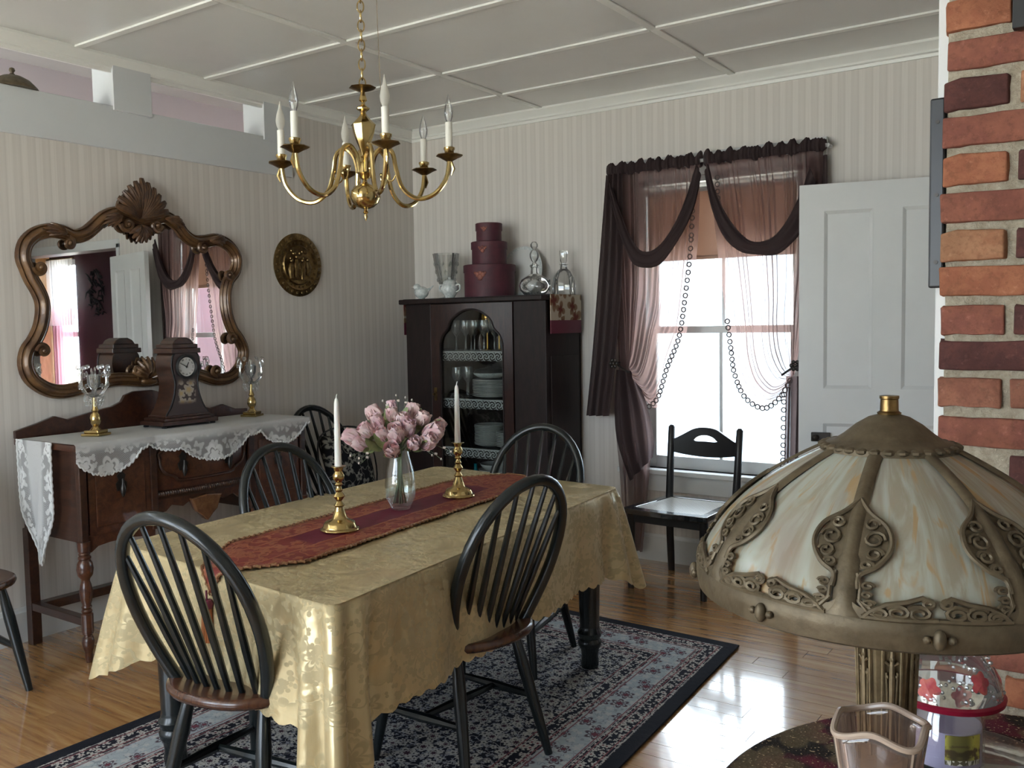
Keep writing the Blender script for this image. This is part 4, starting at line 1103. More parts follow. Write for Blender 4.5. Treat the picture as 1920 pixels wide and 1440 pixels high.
    for k in range(9):
        a = math.radians(20+k*17.5); b.tube([(.03+.03*math.sin(q*PI), -.006+.09*q*math.cos(a), 1.14-cz+.11*q*math.sin(a)) for q in (0, .35, .7, 1)], [.01, .014, .012, .006], 7)
    b.ell((.035, -.006, 1.13-cz), (.025, .05, .022), 12, 8)
    b.build('base_shell', M['gilt'], m)
mirror()

# embossed brass plate
def brass_plate():
    p = thing('brass_plate', 'round embossed brass wall plate with a figure scene', 'wall plate', (.004, -1.052, 1.748))
    B().lathe([(.182, 0), (.184, .006), (.178, .010), (.150, .012), (.146, .015), (.140, .012), (.118, .006), (.112, .014), (.106, .010), (0, .010)], 48, ax='x').build('dish', M['brass_d'], p)
    rr = random.Random(4); b = B()
    for k in range(26):
        a = 2*PI*k/26; b.ell((.013, .164*math.cos(a), .164*math.sin(a)), (.006, .010, .010), 7, 5)
        b.ell((.013, .128*math.cos(a+.1), .128*math.sin(a+.1)), (.005, .006, .006), 6, 4)
    b.build('rim_bosses', M['brass_d'], p)
    b = B()
    for x, h in ((-.06, .10), (-.02, .12), (.025, .11), (.065, .09), (.0, .07)):
        z0 = -.075+rr.uniform(-.01, .02)
        b.tube([(.012, x, z0), (.016, x+rr.uniform(-.01, .01), z0+h*.5), (.014, x, z0+h*.85)], [.012, .018, .010], 8); b.ell((.018, x, z0+h), (.010, .011, .013), 8, 6)
        b.tube([(.014, x, z0+h*.6), (.016, x+.03, z0+h*.45)], [.006, .005], 6)
    for k in range(10): b.ell((.012, rr.uniform(-.08, .08), rr.uniform(.03, .085)), (.006, .016, .010), 7, 5)
    b.box(.010, .016, -.05, .05, -.085, -.07)
    b.build('embossed_figures', M['brass_d'], p)
brass_plate()

# ---------------------------------------------------------------- on the sideboard
SB = .9205
def clock():
    c = thing('mantel_clock', 'dark balloon shaped mantel clock with painted flowers and white dial', 'clock', (.255, -2.065, SB), 0)
    # half profile (half width, z) of the front
    pr = [(.120, .052), (.112, .066), (.098, .085), (.083, .115), (.071, .15), (.064, .19), (.064, .22), (.072, .25), (.078, .28), (.078, .305), (.072, .335), (.060, .352)]
    pr = [(p.x, p.y) for p in catmull([(a, b_, 0) for a, b_ in pr], 4)]
    poly = [(-a, z) for a, z in pr]+[(a, z) for a, z in pr[::-1]]
    d = .062
    B().prism(poly, -d, d, 'x').build('case', M['mahog_d'], c, smooth=35)
    inner = [(-a+.007, z) for a, z in pr]+[(a-.007, z) for a, z in pr[::-1]]
    B().prism(inner, d, d+.003, 'x').build('painted_front', M['clockfront'], c, smooth=0)
    B().tube([(d+.001, y, z) for y, z in poly], .004, 6).build('front_beading', M['dark'], c)
    B().box(-d-.03, d+.03, -.155, .155, .010, .030).box(-d-.02, d+.022, -.140, .140, .030, .044).box(-d-.008, d+.010, -.125, .125, .044, .055).build('stepped_base', M['mahog_d'], c, smooth=0, bevel=.003)
    for sx in (-1, 1):
        for sy in (-1, 1): B().lathe([(.012, 0), (.014, .004), (.010, .011)], 10, (sx*(d+.01), sy*.135, 0)).build('foot', M['dark'], c)
    B().box(-d-.012, d+.012, -.080, .080, .348, .372).box(-d-.004, d+.004, -.070, .070, .372, .392).prism([(-.060, .392), (.060, .392), (.045, .412), (.02, .424), (-.02, .424), (-.045, .412)], -d+.01, d-.01, 'x').build('stepped_cap', M['mahog_d'], c, smooth=0, bevel=.003)
    bz = B().lathe([(.058, d+.001), (.060, d+.010), (.052, d+.016), (.046, d+.010), (.046, d+.004)], 32, (0, 0, .283), ax='x', cap=False).build('bezel', M['dark'], c)
    dl = B().lathe([(.047, d+.004), (.047, d+.006), (0, d+.006)], 32, (0, 0, .283), ax='x').build('dial', M['china'], c)
    # numerals as radial strokes, floral hint, hands
    b = B()
    for k in range(12):
        a = 2*PI*k/12; y, z = .037*math.sin(a), .037*math.cos(a); n = (1, 2, 3, 3, 1, 2, 3, 3, 2, 1, 2, 3)[k]
        for j in range(n):
            o = (j-(n-1)/2)*.004; ty, tz = math.cos(a), -math.sin(a)
            b.tube([(d+.0065, y*.9+ty*o, .283+z*.9+tz*o), (d+.0065, y*1.08+ty*o, .283+z*1.08+tz*o)], .0009, 4)
    b.build('numerals', M['dark'], dl)
    for a, ll, r in ((math.radians(-62), .034, .0016), (math.radians(28), .024, .0020)):
        B().tube([(d+.009, -.006*math.sin(a), .283-.006*math.cos(a)), (d+.009, ll*math.sin(a), .283+ll*math.cos(a))], r, 5).build('clock_hand', M['dark'], dl)
    B().lathe([(.004, d+.006), (.004, d+.011), (0, d+.012)], 8, (0, 0, .283), ax='x').build('hand_hub', M['dark'], dl)
clock()
def candelabrum(loc, label, tall):
    c = thing('crystal_candelabrum', label, 'candle holder', loc, .4, 'crystal candle holders on the sideboard')
    b = B().box(-.045, .045, -.045, .045, 0, .012).box(-.036, .036, -.036, .036, .012, .026); b.build('plinth', M['brass'], c, smooth=0, bevel=.004)
    st = [(.026, .026), (.018, .034), (.012, .042), (.020, .055), (.024, .072), (.020, .092), (.011, .105), (.016, .112), (.012, .12), (.009, .14), (.008, .17)]
    B().lathe(st, 16).build('stem', M['brass'], c)
    B().lathe([(.010, .168), (.018, .175), (.012, .185), (.008, .20), (.02, .215), (.028, .235), (.030, .265), (.026, .27), (.024, .24), (.012, .215)], 14).build('glass_cup', M['crystal'], c)
    b = B()
    for k in range(6):
        a = 2*PI*k/6; ca, sa = math.cos(a), math.sin(a)
        pth = catmull([(.010*ca, .010*sa, .175), (.035*ca, .035*sa, .185), (.058*ca, .058*sa, .215), (.062*ca, .062*sa, .255), (.055*ca, .055*sa, .285), (.066*ca, .066*sa, .298), (.074*ca, .074*sa, .285)], 4)
        b.tube(pth, [.0058-.0025*i/len(pth) for i in range(len(pth))], 6)
    b.build('crystal_arms', M['crystal'], c)
    b = B()
    for k in range(12):
        a = 2*PI*k/12+.2
        for r, z, s_ in ((.066, .27, .0075), (.058, .22, .007), (.040, .165, .0065), (.034, .145, .006)):
            b.ell((r*math.cos(a), r*math.sin(a), z+.006*math.sin(k*2.3)), (s_, s_, s_*1.7), 6, 4)
    b.build('crystal_drops', M['crystal'], c, smooth=0)['kind'] = 'stuff'
    b = B()
    for k in range(6):
        a = 2*PI*k/6+.5; b.lathe([(.004, 0), (.009, .006), (.010, .016), (.005, .02)], 8, (.06*math.cos(a), .06*math.sin(a), .292))
    b.build('crystal_buttons', M['crystal'], c, smooth=0)
candelabrum((.30, -2.525, SB), 'crystal and gilt candle holder standing left of the clock', 0)
candelabrum((.24, -1.615, SB), 'crystal and gilt candle holder standing right of the clock', 0)

# ---------------------------------------------------------------- chandelier
def chandelier():
    cx, cy = 2.03, -2.6
    c = thing('brass_chandelier', 'six arm polished brass chandelier with candle bulbs over the table', 'chandelier', (cx, cy, 1.72), math.radians(34.73))
    oct_ = lambda a: 1/math.cos(((a+PI/8) % (PI/4))-PI/8)
    B().lathe([(0.0008, 0.0), (0.0068, 0.0134), (0.0046, 0.0223), (0.0091, 0.0268), (0.0053, 0.0343), (0.0091, 0.041)], 10).build('bottom_finial', M['brass'], c)
    B().lathe([(0.0091, 0.0387), (0.0266, 0.0447), (0.0418, 0.0581), (0.0486, 0.076), (0.0471, 0.0931), (0.0365, 0.1088), (0.0152, 0.1177), (0.0091, 0.1229)], 32).build('ball', M['brass'], c, smooth=60)
    B().lathe([(0.0091, 0.1229), (0.0061, 0.1304), (0.0167, 0.1378), (0.0213, 0.149), (0.0258, 0.1527), (0.0258, 0.1751), (0.0228, 0.1848), (0.0106, 0.1922), (0.0076, 0.1997), (0.0122, 0.2049), (0.0076, 0.2108)], 16).build('arm_hub', M['brass'], c)
    B().lathe([(0.0076, 0.2086), (0.0122, 0.2235), (0.0228, 0.2496), (0.0334, 0.2794), (0.038, 0.3017), (0.0395, 0.3054), (0.0365, 0.3092), (0.0258, 0.3189), (0.0137, 0.3323), (0.0084, 0.3427), (0.0106, 0.3472), (0.0198, 0.3531), (0.0213, 0.3576), (0.0152, 0.3628), (0.0076, 0.368), (0.0061, 0.3762), (0.0137, 0.3814), (0.0091, 0.3986), (0.0068, 0.4083)], 8, rfun=None).build('urn', M['brass'], c, smooth=30)
    B().lathe([(0.0076, 0.4083), (0.0304, 0.4157), (0.0441, 0.4217), (0.0418, 0.4239), (0.0091, 0.4187)], 8).build('top_dish', M['brass_d'], c, smooth=30)
    # arms
    for k in range(6):
        a = math.radians(-8+60*k); M4 = Matrix.Rotation(a, 4, 'Z')
        ar = B(); P = catmull([(.022, 0, .155), (.034, 0, .205), (.062, 0, .232), (.092, 0, .215), (.104, 0, .16), (.124, 0, .100), (.170, 0, .066), (.226, 0, .078), (.266, 0, .125), (.278, 0, .182)], 5)
        ar.tube(P, .0075, 8); ar.xf(M4); arm = ar.build('arm', M['brass'], c)
        lf = B().tube([(.284, 0, .178), (.291, 0, .155), (.284, 0, .135)], [.004, .006, .002], 6)
        lf.xf(M4).build('leaf_ornament', M['brass'], arm)
        lf = B()
        lf.tube(catmull([(.106, 0, .15), (.09, 0, .125), (.074, 0, .135), (.072, 0, .155)], 4), .0025, 5).ell((.072, 0, .157), (.005, .005, .005), 6, 4)
        lf.xf(M4).build('curl_ornament', M['brass'], arm)
        dsh = B().lathe([(.008, .178), (.03, .190), (.044, .196), (.042, .199), (.012, .193)], 8, (.278, 0, 0)).xf(M4).build('drip_dish', M['brass_d'], arm, smooth=30)
        cup = B().lathe([(.010, .19), (.015, .196), (.015, .212), (.018, .216), (.018, .222), (.013, .224)], 16, (.278, 0, 0)).xf(M4).build('candle_cup', M['brass'], arm)
        B().lathe([(.0115, .222), (.0115, .300), (.008, .302)], 14, (.278, 0, 0)).xf(M4).build('candle_sleeve', M['sleeve'], arm)
        frosted = k in (2, 3, 5)
        bp = [(.007, .300), (.009, .305), (.0135, .318), (.0148, .332), (.011, .352), (.0055, .370), (.0016, .386 if not frosted else .392), (0, .388 if not frosted else .395)]
        B().lathe(bp, 16, (.278, 0, 0)).xf(M4).build('bulb', M['bulbf'] if frosted else M['bulb'], arm)
        if not frosted:
            B().tube([(.278, 0, .30), (.278, 0, .318), (.281, 0, .326), (.275, 0, .331), (.278, 0, .337)], .0012, 4).xf(M4).build('filament', M['wax'], arm)
    # chain of links up to the ceiling
    top = HC-1.72-.004; z = .42; i = 0; step_ = .030
    n = int((top-z-.03)/step_)
    lk = catmull([(0, 0, 0), (.009, 0, .010), (.009, 0, .028), (0, 0, .038), (-.009, 0, .028), (-.009, 0, .010)], 3, True)
    me1 = B().tube(lk, .0022, 6, closed=True).mesh('chain_link'); me1.materials.append(M['brass'])
    for i in range(n+1):
        link('chain_link', me1, c, (0, 0, z-.004+i*step_), (0, 0, PI/2*(i % 2)))
    B().lathe([(.008, top-.05), (.02, top-.04), (.055, top-.02), (.06, top)], 20).build('ceiling_canopy', M['brass'], c)
    B().tube(catmull([(.01, 0, top-.02), (.045, .01, top-.12), (.052, .01, .6), (.055, .012, .45), (.06, .012, .18)], 5), .0011, 5).build('pull_cord', M['antique_l'], c)
chandelier()
# ---------------------------------------------------------------- dark corner china cabinet
CX0, CX1, CY0, CY1, CT = .275, 1.315, -.415, -.03, 1.545
def cabinet():
    c = thing('china_cabinet', 'tall ebony china cabinet with arched glass door in the corner', 'cabinet', ((CX0+CX1)/2, CY0, 0))
    W = (CX1-CX0)/2; D = CY1-CY0; dx0, dx1 = -.245, .225      # door opening
    zb, zs, zt = .18, 1.33, 1.475     # opening bottom, spring, top
    B().box(-W, -W+.02, .02, D, .04, CT-.03).build('side_panel', M['cab'], c, smooth=0)
    B().box(W-.02, W, .02, D, .04, CT-.03).build('side_panel', M['cab'], c, smooth=0)
    B().box(-W, W, D-.012, D, .04, CT-.03).build('back_panel', M['cab'], c, smooth=0)
    B().box(-W, W, .02, D, .04, .10).build('bottom_panel', M['cab'], c, smooth=0)
    B().prism([(-W-.035, -.03), (W-.01, -.03), (W+.012, .0), (W+.012, D), (-W-.02, D), (-W-.035, .0)], CT-.03, CT, 'z').build('top', M['cab'], c, smooth=0, bevel=.006)
    # front stiles
    B().box(-W, dx0-.075, 0, .022, .06, CT-.03).build('front_stile', M['cab'], c, smooth=0, bevel=.003)
    B().box(dx1+.075, W, 0, .022, .06, CT-.03).build('front_stile', M['cab'], c, smooth=0, bevel=.003)
    B().box(-W, W, .002, .022, .04, .14).build('plinth_rail', M['cab'], c, smooth=0, bevel=.003)
    # door with ogee arch
    a = []
    m = (dx0+dx1)/2; hw = (dx1-dx0)/2
    arch = catmull([(dx0, 0, zs-.06), (dx0+.02, 0, zs-.01), (dx0+.06, 0, zs+.03), (m-hw*.62, 0, zs+.085), (m-hw*.32, 0, zt-.014), (m, 0, zt), (m+hw*.32, 0, zt-.014), (m+hw*.62, 0, zs+.085), (dx1-.06, 0, zs+.03), (dx1-.02, 0, zs-.01), (dx1, 0, zs-.06)], 4)
    ar = [(p.x, p.z) for p in arch]
    dz0, dz1 = .14, CT-.035; ex0, ex1 = dx0-.07, dx1+.07
    d = B().prism([(ex0, dz0), (dx0, dz0), (dx0, dz1), (ex0, dz1)], -.006, .018, 'y').prism([(dx1, dz0), (ex1, dz0), (ex1, dz1), (dx1, dz1)], -.006, .018, 'y').prism([(dx0, dz0), (dx1, dz0), (dx1, zb), (dx0, zb)], -.006, .018, 'y')
    d.prism(ar+[(dx1, dz1), (dx0, dz1)], -.006, .018, 'y')
    door = d.build('door', M['cabred'], c, smooth=0)
    B().tube([(dx0, -.006, zb)]+[(p.x, -.006, p.z) for p in arch]+[(dx1, -.006, zb)], .006, 6).build('door_moulding', M['cab'], door)
    B().prism([(dx0, zb), (dx1, zb)]+ar[::-1], .004, .007, 'y').build('door_glass', M['cabglass'], door, smooth=0)
    B().prism([(dx0-.05, .92), (dx0-.03, .92), (dx0-.03, 1.0), (dx0-.05, 1.0)], -.012, -.006, 'y').lathe([(.006, -.012), (.010, -.024), (.007, -.032), (0, -.033)], 10, (dx0-.04, 0, .96), ax='y').build('door_pull', M['brass_d'], door, smooth=40)
    # side applied panel strips
    B().box(W, W+.004, .05, D-.04, .12, CT-.35).build('side_moulding', M['cab'], c, smooth=0, bevel=.002)
    for sx in (-1, 1):
        for y in (.03, D-.05): B().box(sx*(W-.03)-.02, sx*(W-.03)+.02, y-.02, y+.02, 0, .045).build('foot', M['cab'], c, smooth=0)
    sz = (.375, .635, .935, 1.225)
    for i, z in enumerate(sz):
        s = B().box(-W+.02, W-.02, .045, D-.015, z-.018, z).build('shelf', M['cab'], c, smooth=0)
        B().grid(lambda u, v: (lerp(-W+.03, W-.03, u), .040, z-.002-.055*v*(1+.08*abs(math.sin(u*60)))), 120, 2, lambda u, v: (lerp(0, 1.0, u), v*.06)).build('lace_edging', M['edging'], s, smooth=0)
    return sz
SZ = cabinet()
OX, OY = (CX0+CX1)/2, CY0
SHY = OY+.16
def plate(name, x, y, z, r, h, label, group, mt='china', parent=None):
    o = B().lathe([(r*.55, 0), (r*.6, .002), (r, h), (r, h+.003), (r*.62, .006), (0, .006)], 32).build(name, M[mt], None, loc=(x, y, z)); tag(o, label, 'plate', group); return o
def stack(x, y, z, r, n, dz, label, group, nm='dinner_plate'):
    me = None
    ords = ['bottom', 'second from bottom', 'third from bottom', 'fourth from bottom', 'fifth from bottom', 'sixth from bottom', 'seventh from bottom', 'eighth from bottom', 'ninth from bottom', 'tenth from bottom', 'eleventh from bottom', 'twelfth from bottom', 'thirteenth from bottom', 'fourteenth from bottom']
    for k in range(n):
        lab = label+', '+('topmost' if k == n-1 else ords[k])
        if me is None:
            o = plate(nm, x, y, z, r, .016, lab, group); me = o.data
        else:
            o = link(nm, me, None, (x+random.uniform(-.003, .003), y, z+k*dz)); tag(o, lab, 'plate', group)
stack(OX+.03, SHY, SZ[2]+.001, .125, 11, .0095, 'white plate in the second cabinet shelf stack', 'plates stacked on the second shelf')
stack(OX-.0, SHY, SZ[1]+.001, .095, 14, .009, 'white plate in the left third shelf stack', 'left plate stack on the third shelf')
stack(OX+.165, SHY-.02, SZ[1]+.001, .085, 9, .010, 'white saucer in the right third shelf stack', 'right saucer stack on the third shelf', 'saucer')
stack(OX+.05, SHY, SZ[0]+.001, .11, 5, .010, 'white plate under the lowest shelf bowls', 'plates on the lowest shelf')
def bowl(x, y, z, r, h, label, g=None):
    o = B().lathe([(r*.4, 0), (r*.42, .006), (r*.7, h*.35), (r*.95, h*.8), (r, h), (r-.005, h), (r*.66, h*.4), (0, .012)], 32).build('serving_bowl', M['china'], None, loc=(x, y, z)); return tag(o, label, 'bowl', g)
G = 'bowls on the lowest cabinet shelf'
bowl(OX+.05, SHY, SZ[0]+.054, .115, .07, 'wide white bowl on the plates of the lowest cabinet shelf', G)
bowl(OX+.05, SHY, SZ[0]+.098, .105, .06, 'white bowl nested on top in the lowest cabinet shelf', G)
# covered dish, leaning plate
cd = thing('covered_dish', 'dark covered dish on top of the cabinet plate stack', 'dish', (OX+.01, SHY, SZ[2]+.124))
B().lathe([(.07, 0), (.10, .02), (.105, .03)], 24).build('base', M['chinab'], cd); B().lathe([(.104, .03), (.09, .05), (.03, .062), (.012, .07), (.014, .08), (0, .084)], 24).build('lid', M['dark'], cd)
o = B().lathe([(.06, 0), (.065, .002), (.105, .012), (.105, .015), (.06, .006), (0, .006)], 32).build('leaning_plate', M['china'], None, loc=(OX+.18, OY+.30, SZ[2]+.115), rot=(math.radians(72), 0, .3)); tag(o, 'white plate leaning at the back of the second cabinet shelf', 'plate')
o = B().lathe([(.06, 0), (.065, .002), (.105, .012), (.105, .015), (.06, .006), (0, .006)], 32).build('leaning_plate', M['crystal'], None, loc=(OX+.15, OY+.30, SZ[3]+.105), rot=(math.radians(75), 0, .2)); tag(o, 'clear cut glass plate leaning behind the cabinet stemware', 'plate')
# stemware
wp = [(.030, 0), (.030, .003), (.006, .008), (.0045, .04), (.0045, .085), (.012, .095), (.028, .12), (.033, .15), (.029, .185), (.0275, .185), (.031, .15), (.024, .12), (0, .10)]
gme = B().lathe(wp, 18).mesh('wine_glass'); gme.materials.append(M['crystal'])
ame = B().lathe([(.030, 0), (.030, .003), (.006, .008), (.005, .10), (.005, .14), (.015, .15), (.034, .18), (.036, .21), (.030, .235), (.028, .235), (.03, .2), (0, .165)], 18).mesh('goblet'); ame.materials.append(M['amber'])
for i, (x, y) in enumerate(((-.20, .10), (-.12, .09), (-.06, .10), (.02, .09), (.09, .10), (.16, .09), (-.16, .20), (.12, .2))):
    o = link('wine_glass', gme, None, (OX+x, OY+y, SZ[3]+.001)); tag(o, ['leftmost', 'third', 'fourth', 'fifth', 'sixth', 'rightmost', 'rear second', 'rear seventh'][i]+' clear stemmed glass from left on the cabinet top shelf', 'glass', 'stemware on the top cabinet shelf')
for i, x in enumerate((-.035, .055)):
    o = link('gold_goblet', ame, None, (OX+x, OY+.2, SZ[3]+.001)); tag(o, ('left' if i == 0 else 'right')+' gold lustre goblet on the cabinet top shelf', 'goblet', 'gold goblets in the cabinet')
for i, (x, y) in enumerate(((-.2, .1), (-.13, .12), (-.2, .2), (.2, .1))):
    o = link('wine_glass', gme, None, (OX+x, OY+y, SZ[2]+.001)); tag(o, ['front leftmost', 'second', 'rear leftmost', 'rightmost'][i]+' clear stemmed glass beside the plates on second cabinet shelf', 'glass', 'stemware on the second cabinet shelf')
b = B().lathe([(.022, 0), (.026, .01), (.026, .09), (.010, .12), (.010, .15), (.012, .155)], 14).build('blue_bottle', M['teal'], None, loc=(OX-.07, OY+.10, SZ[0]+.001)); tag(b, 'small teal glass bottle on the lowest cabinet shelf', 'bottle')
# cloth over the top: black lace edged, tapestry and burgundy band on the sides
cl = thing('cabinet_scarf', 'tapestry and burgundy scarf hanging over the china cabinet sides', 'scarf', (OX, OY, CT))
W = (CX1-CX0)/2; D = CY1-CY0
B().box(-W-.038, W+.016, .02, D-.02, .0005, .004).build('scarf_top', M['dark'], cl, smooth=0)
for sx, x in ((1, W+.015), (-1, -W-.037)):
    x2 = x+.004*sx; a, b_ = min(x, x2), max(x, x2)
    B().box(a, b_, .025, D-.02, -.145, .004).build('tapestry_drop', M['tapestry'], cl, smooth=0)
    B().box(a, b_, .025, D-.02, -.22, -.145).build('burgundy_band', M['rib'], cl, smooth=0)
CTZ = CT+.0045
# ------------ on top of the cabinet
bd = thing('bird_figurine', 'small white ceramic bird with sprig decoration on the cabinet', 'figurine', (.335, -.33, CTZ), math.radians(215))
B().ell((0, 0, .042), (.046, .034, .038), 18, 12).ell((.028, 0, .075), (.024, .021, .021), 14, 10).lathe([(.022, 0), (.02, .006), (.015, .012)], 14).build('body', M['chinab'], bd, smooth=180)
B().lathe([(.006, 0), (0, .016)], 8).xf(Matrix.Translation((.050, 0, .076)) @ Matrix.Rotation(PI/2, 4, 'Y')).build('beak', M['bud'], bd)
B().tube([(-.035, 0, .05), (-.06, 0, .07), (-.078, 0, .085)], [.016, .010, .003], 8, flat=.5).build('tail', M['chinab'], bd)
va = thing('crystal_vase', 'tall cut crystal footed vase on the china cabinet', 'vase', (.435, -.20, CTZ))
def cut(a): return 1+.02*math.cos(a*16)
B().lathe([(.055, 0), (.055, .006), (.016, .02), (.013, .045), (.03, .06), (.05, .10), (.066, .17), (.084, .285), (.080, .285), (.062, .17), (.046, .10), (.02, .066), (0, .06)], 48, rfun=cut).build('bowl', M['crystal'], va, smooth=25)
b = B()
for k in range(10):
    a = 2*PI*k/10
    for z, r in ((.12, .058), (.17, .068), (.22, .075)): b.ell((r*math.cos(a+z*9), r*math.sin(a+z*9), z), (.007, .007, .012), 6, 4)
b.build('cut_facets', M['crystal'], va, smooth=0)['kind'] = 'stuff'
sg = thing('sugar_bowl', 'white lidded china sugar bowl with two handles on the cabinet', 'sugar bowl', (.575, -.345, CTZ))
B().lathe([(.030, 0), (.030, .006), (.046, .03), (.056, .055), (.050, .08), (.042, .088)], 24).build('bowl', M['chinab'], sg)
B().lathe([(.045, .088), (.036, .104), (.012, .112), (.008, .116), (.011, .124), (0, .128)], 24).build('lid', M['chinab'], sg)
for s_ in (-1, 1): B().tube(catmull([(s_*.046, 0, .075), (s_*.075, 0, .08), (s_*.078, 0, .05), (s_*.05, 0, .035)], 5), .005, 8).build('handle', M['chinab'], sg)
# hat boxes
hz = CTZ
for r, h, lab, rr_ in ((.155, .195, 'largest burgundy round hat box at the bottom of the stack', .02), (.106, .140, 'middle burgundy hat box in the stack of three', .018), (.077, .112, 'smallest burgundy hat box on top of the stack', .016)):
    hb = thing('hat_box', lab, 'hat box', (.785, -.215, hz), .5, 'stacked burgundy hat boxes')
    B().lathe([(r, 0), (r, h-.012), (0, h-.012)], 40).build('box', M['hatbox'], hb)
    B().lathe([(r+.005, h-.045), (r+.005, h-.003), (r+.001, h), (0, h)], 40, cap=False).build('lid', M['hatbox'], hb)
    b = B(); s = r/.16
    for k, (da, z, q) in enumerate(((0, .60, .022), (.12, .68, .016), (-.12, .68, .016), (.2, .73, .010), (-.22, .73, .010), (0, .74, .014))):
        a = -PI/2+.25-.5+da; rad = r+(.006 if z*h > h-.045 else .001)
        b.ell((rad*math.cos(a), rad*math.sin(a), h*z), (q*s*.9, q*s*.35, q*s*1.0), 10, 6, Matrix.Rotation(a+PI/2, 3, 'Z'))
    b.build('painted_fruit', M['fruit'], hb)
    hz += h+.0005
pl = thing('display_plate', 'large white sprigged plate standing behind the hat boxes', 'plate', (.925, -.06, CTZ+.002))
B().lathe([(.09, 0), (.095, .003), (.152, .014), (.155, .018), (.10, .008), (0, .008)], 48).xf(Matrix.Translation((0, 0, .155)) @ Matrix.Rotation(math.radians(80), 4, 'X')).build('dish', M['china'], pl)
B().lathe([(.128, .0105), (.150, .0165), (.150, .0185), (.128, .0125)], 48, cap=False).xf(Matrix.Translation((0, 0, .155)) @ Matrix.Rotation(math.radians(80), 4, 'X')).build('sprig_rim', M['chinab'], pl)
def decanter(x, y, label, round_):
    d = thing('glass_decanter', label, 'decanter', (x, y, CTZ), .6, 'glass decanters on the cabinet')
    if round_:
        B().lathe([(.05, 0), (.06, .004), (.082, .03), (.088, .06), (.075, .09), (.04, .115), (.022, .125), (.020, .16), (.026, .165), (.026, .175), (.02, .18)], 24, rfun=lambda a: 1+.05*math.cos(4*a)).build('body', M['crystal'], d)
        B().lathe([(.016, .168), (.014, .185), (.010, .192), (.018, .20), (.027, .22), (.028, .24), (.020, .258), (.010, .265), (.012, .27), (.022, .282), (.022, .296), (.012, .31), (0, .313)], 18).build('stopper', M['crystal'], d)
        b = B()
        for s_ in (0, 1, 2, 3):
            a = s_*PI/2; b.lathe([(.035, .084), (.037, .090), (.026, .092), (.0, .092)], 18, (0, 0, .055), ax='x', cap=False)
        b.build('cut_roundel', M['crystal'], d)
    else:
        B().lathe([(.066, 0), (.068, .005), (.068, .055), (.062, .10), (.04, .14), (.022, .155), (.018, .175), (.03, .18)], 24, rfun=lambda a: 1+.02*math.cos(12*a)).build('body', M['crystal'], d, smooth=25)
        B().lathe([(.014, .168), (.014, .185), (.020, .20), (.026, .245), (.024, .26), (0, .262)], 8).build('stopper', M['crystal'], d, smooth=20)
decanter(1.15, -.27, 'squat round glass decanter with ball stopper on the cabinet', True)
decanter(1.265, -.13, 'upright glass decanter with faceted stopper at the cabinet edge', False)

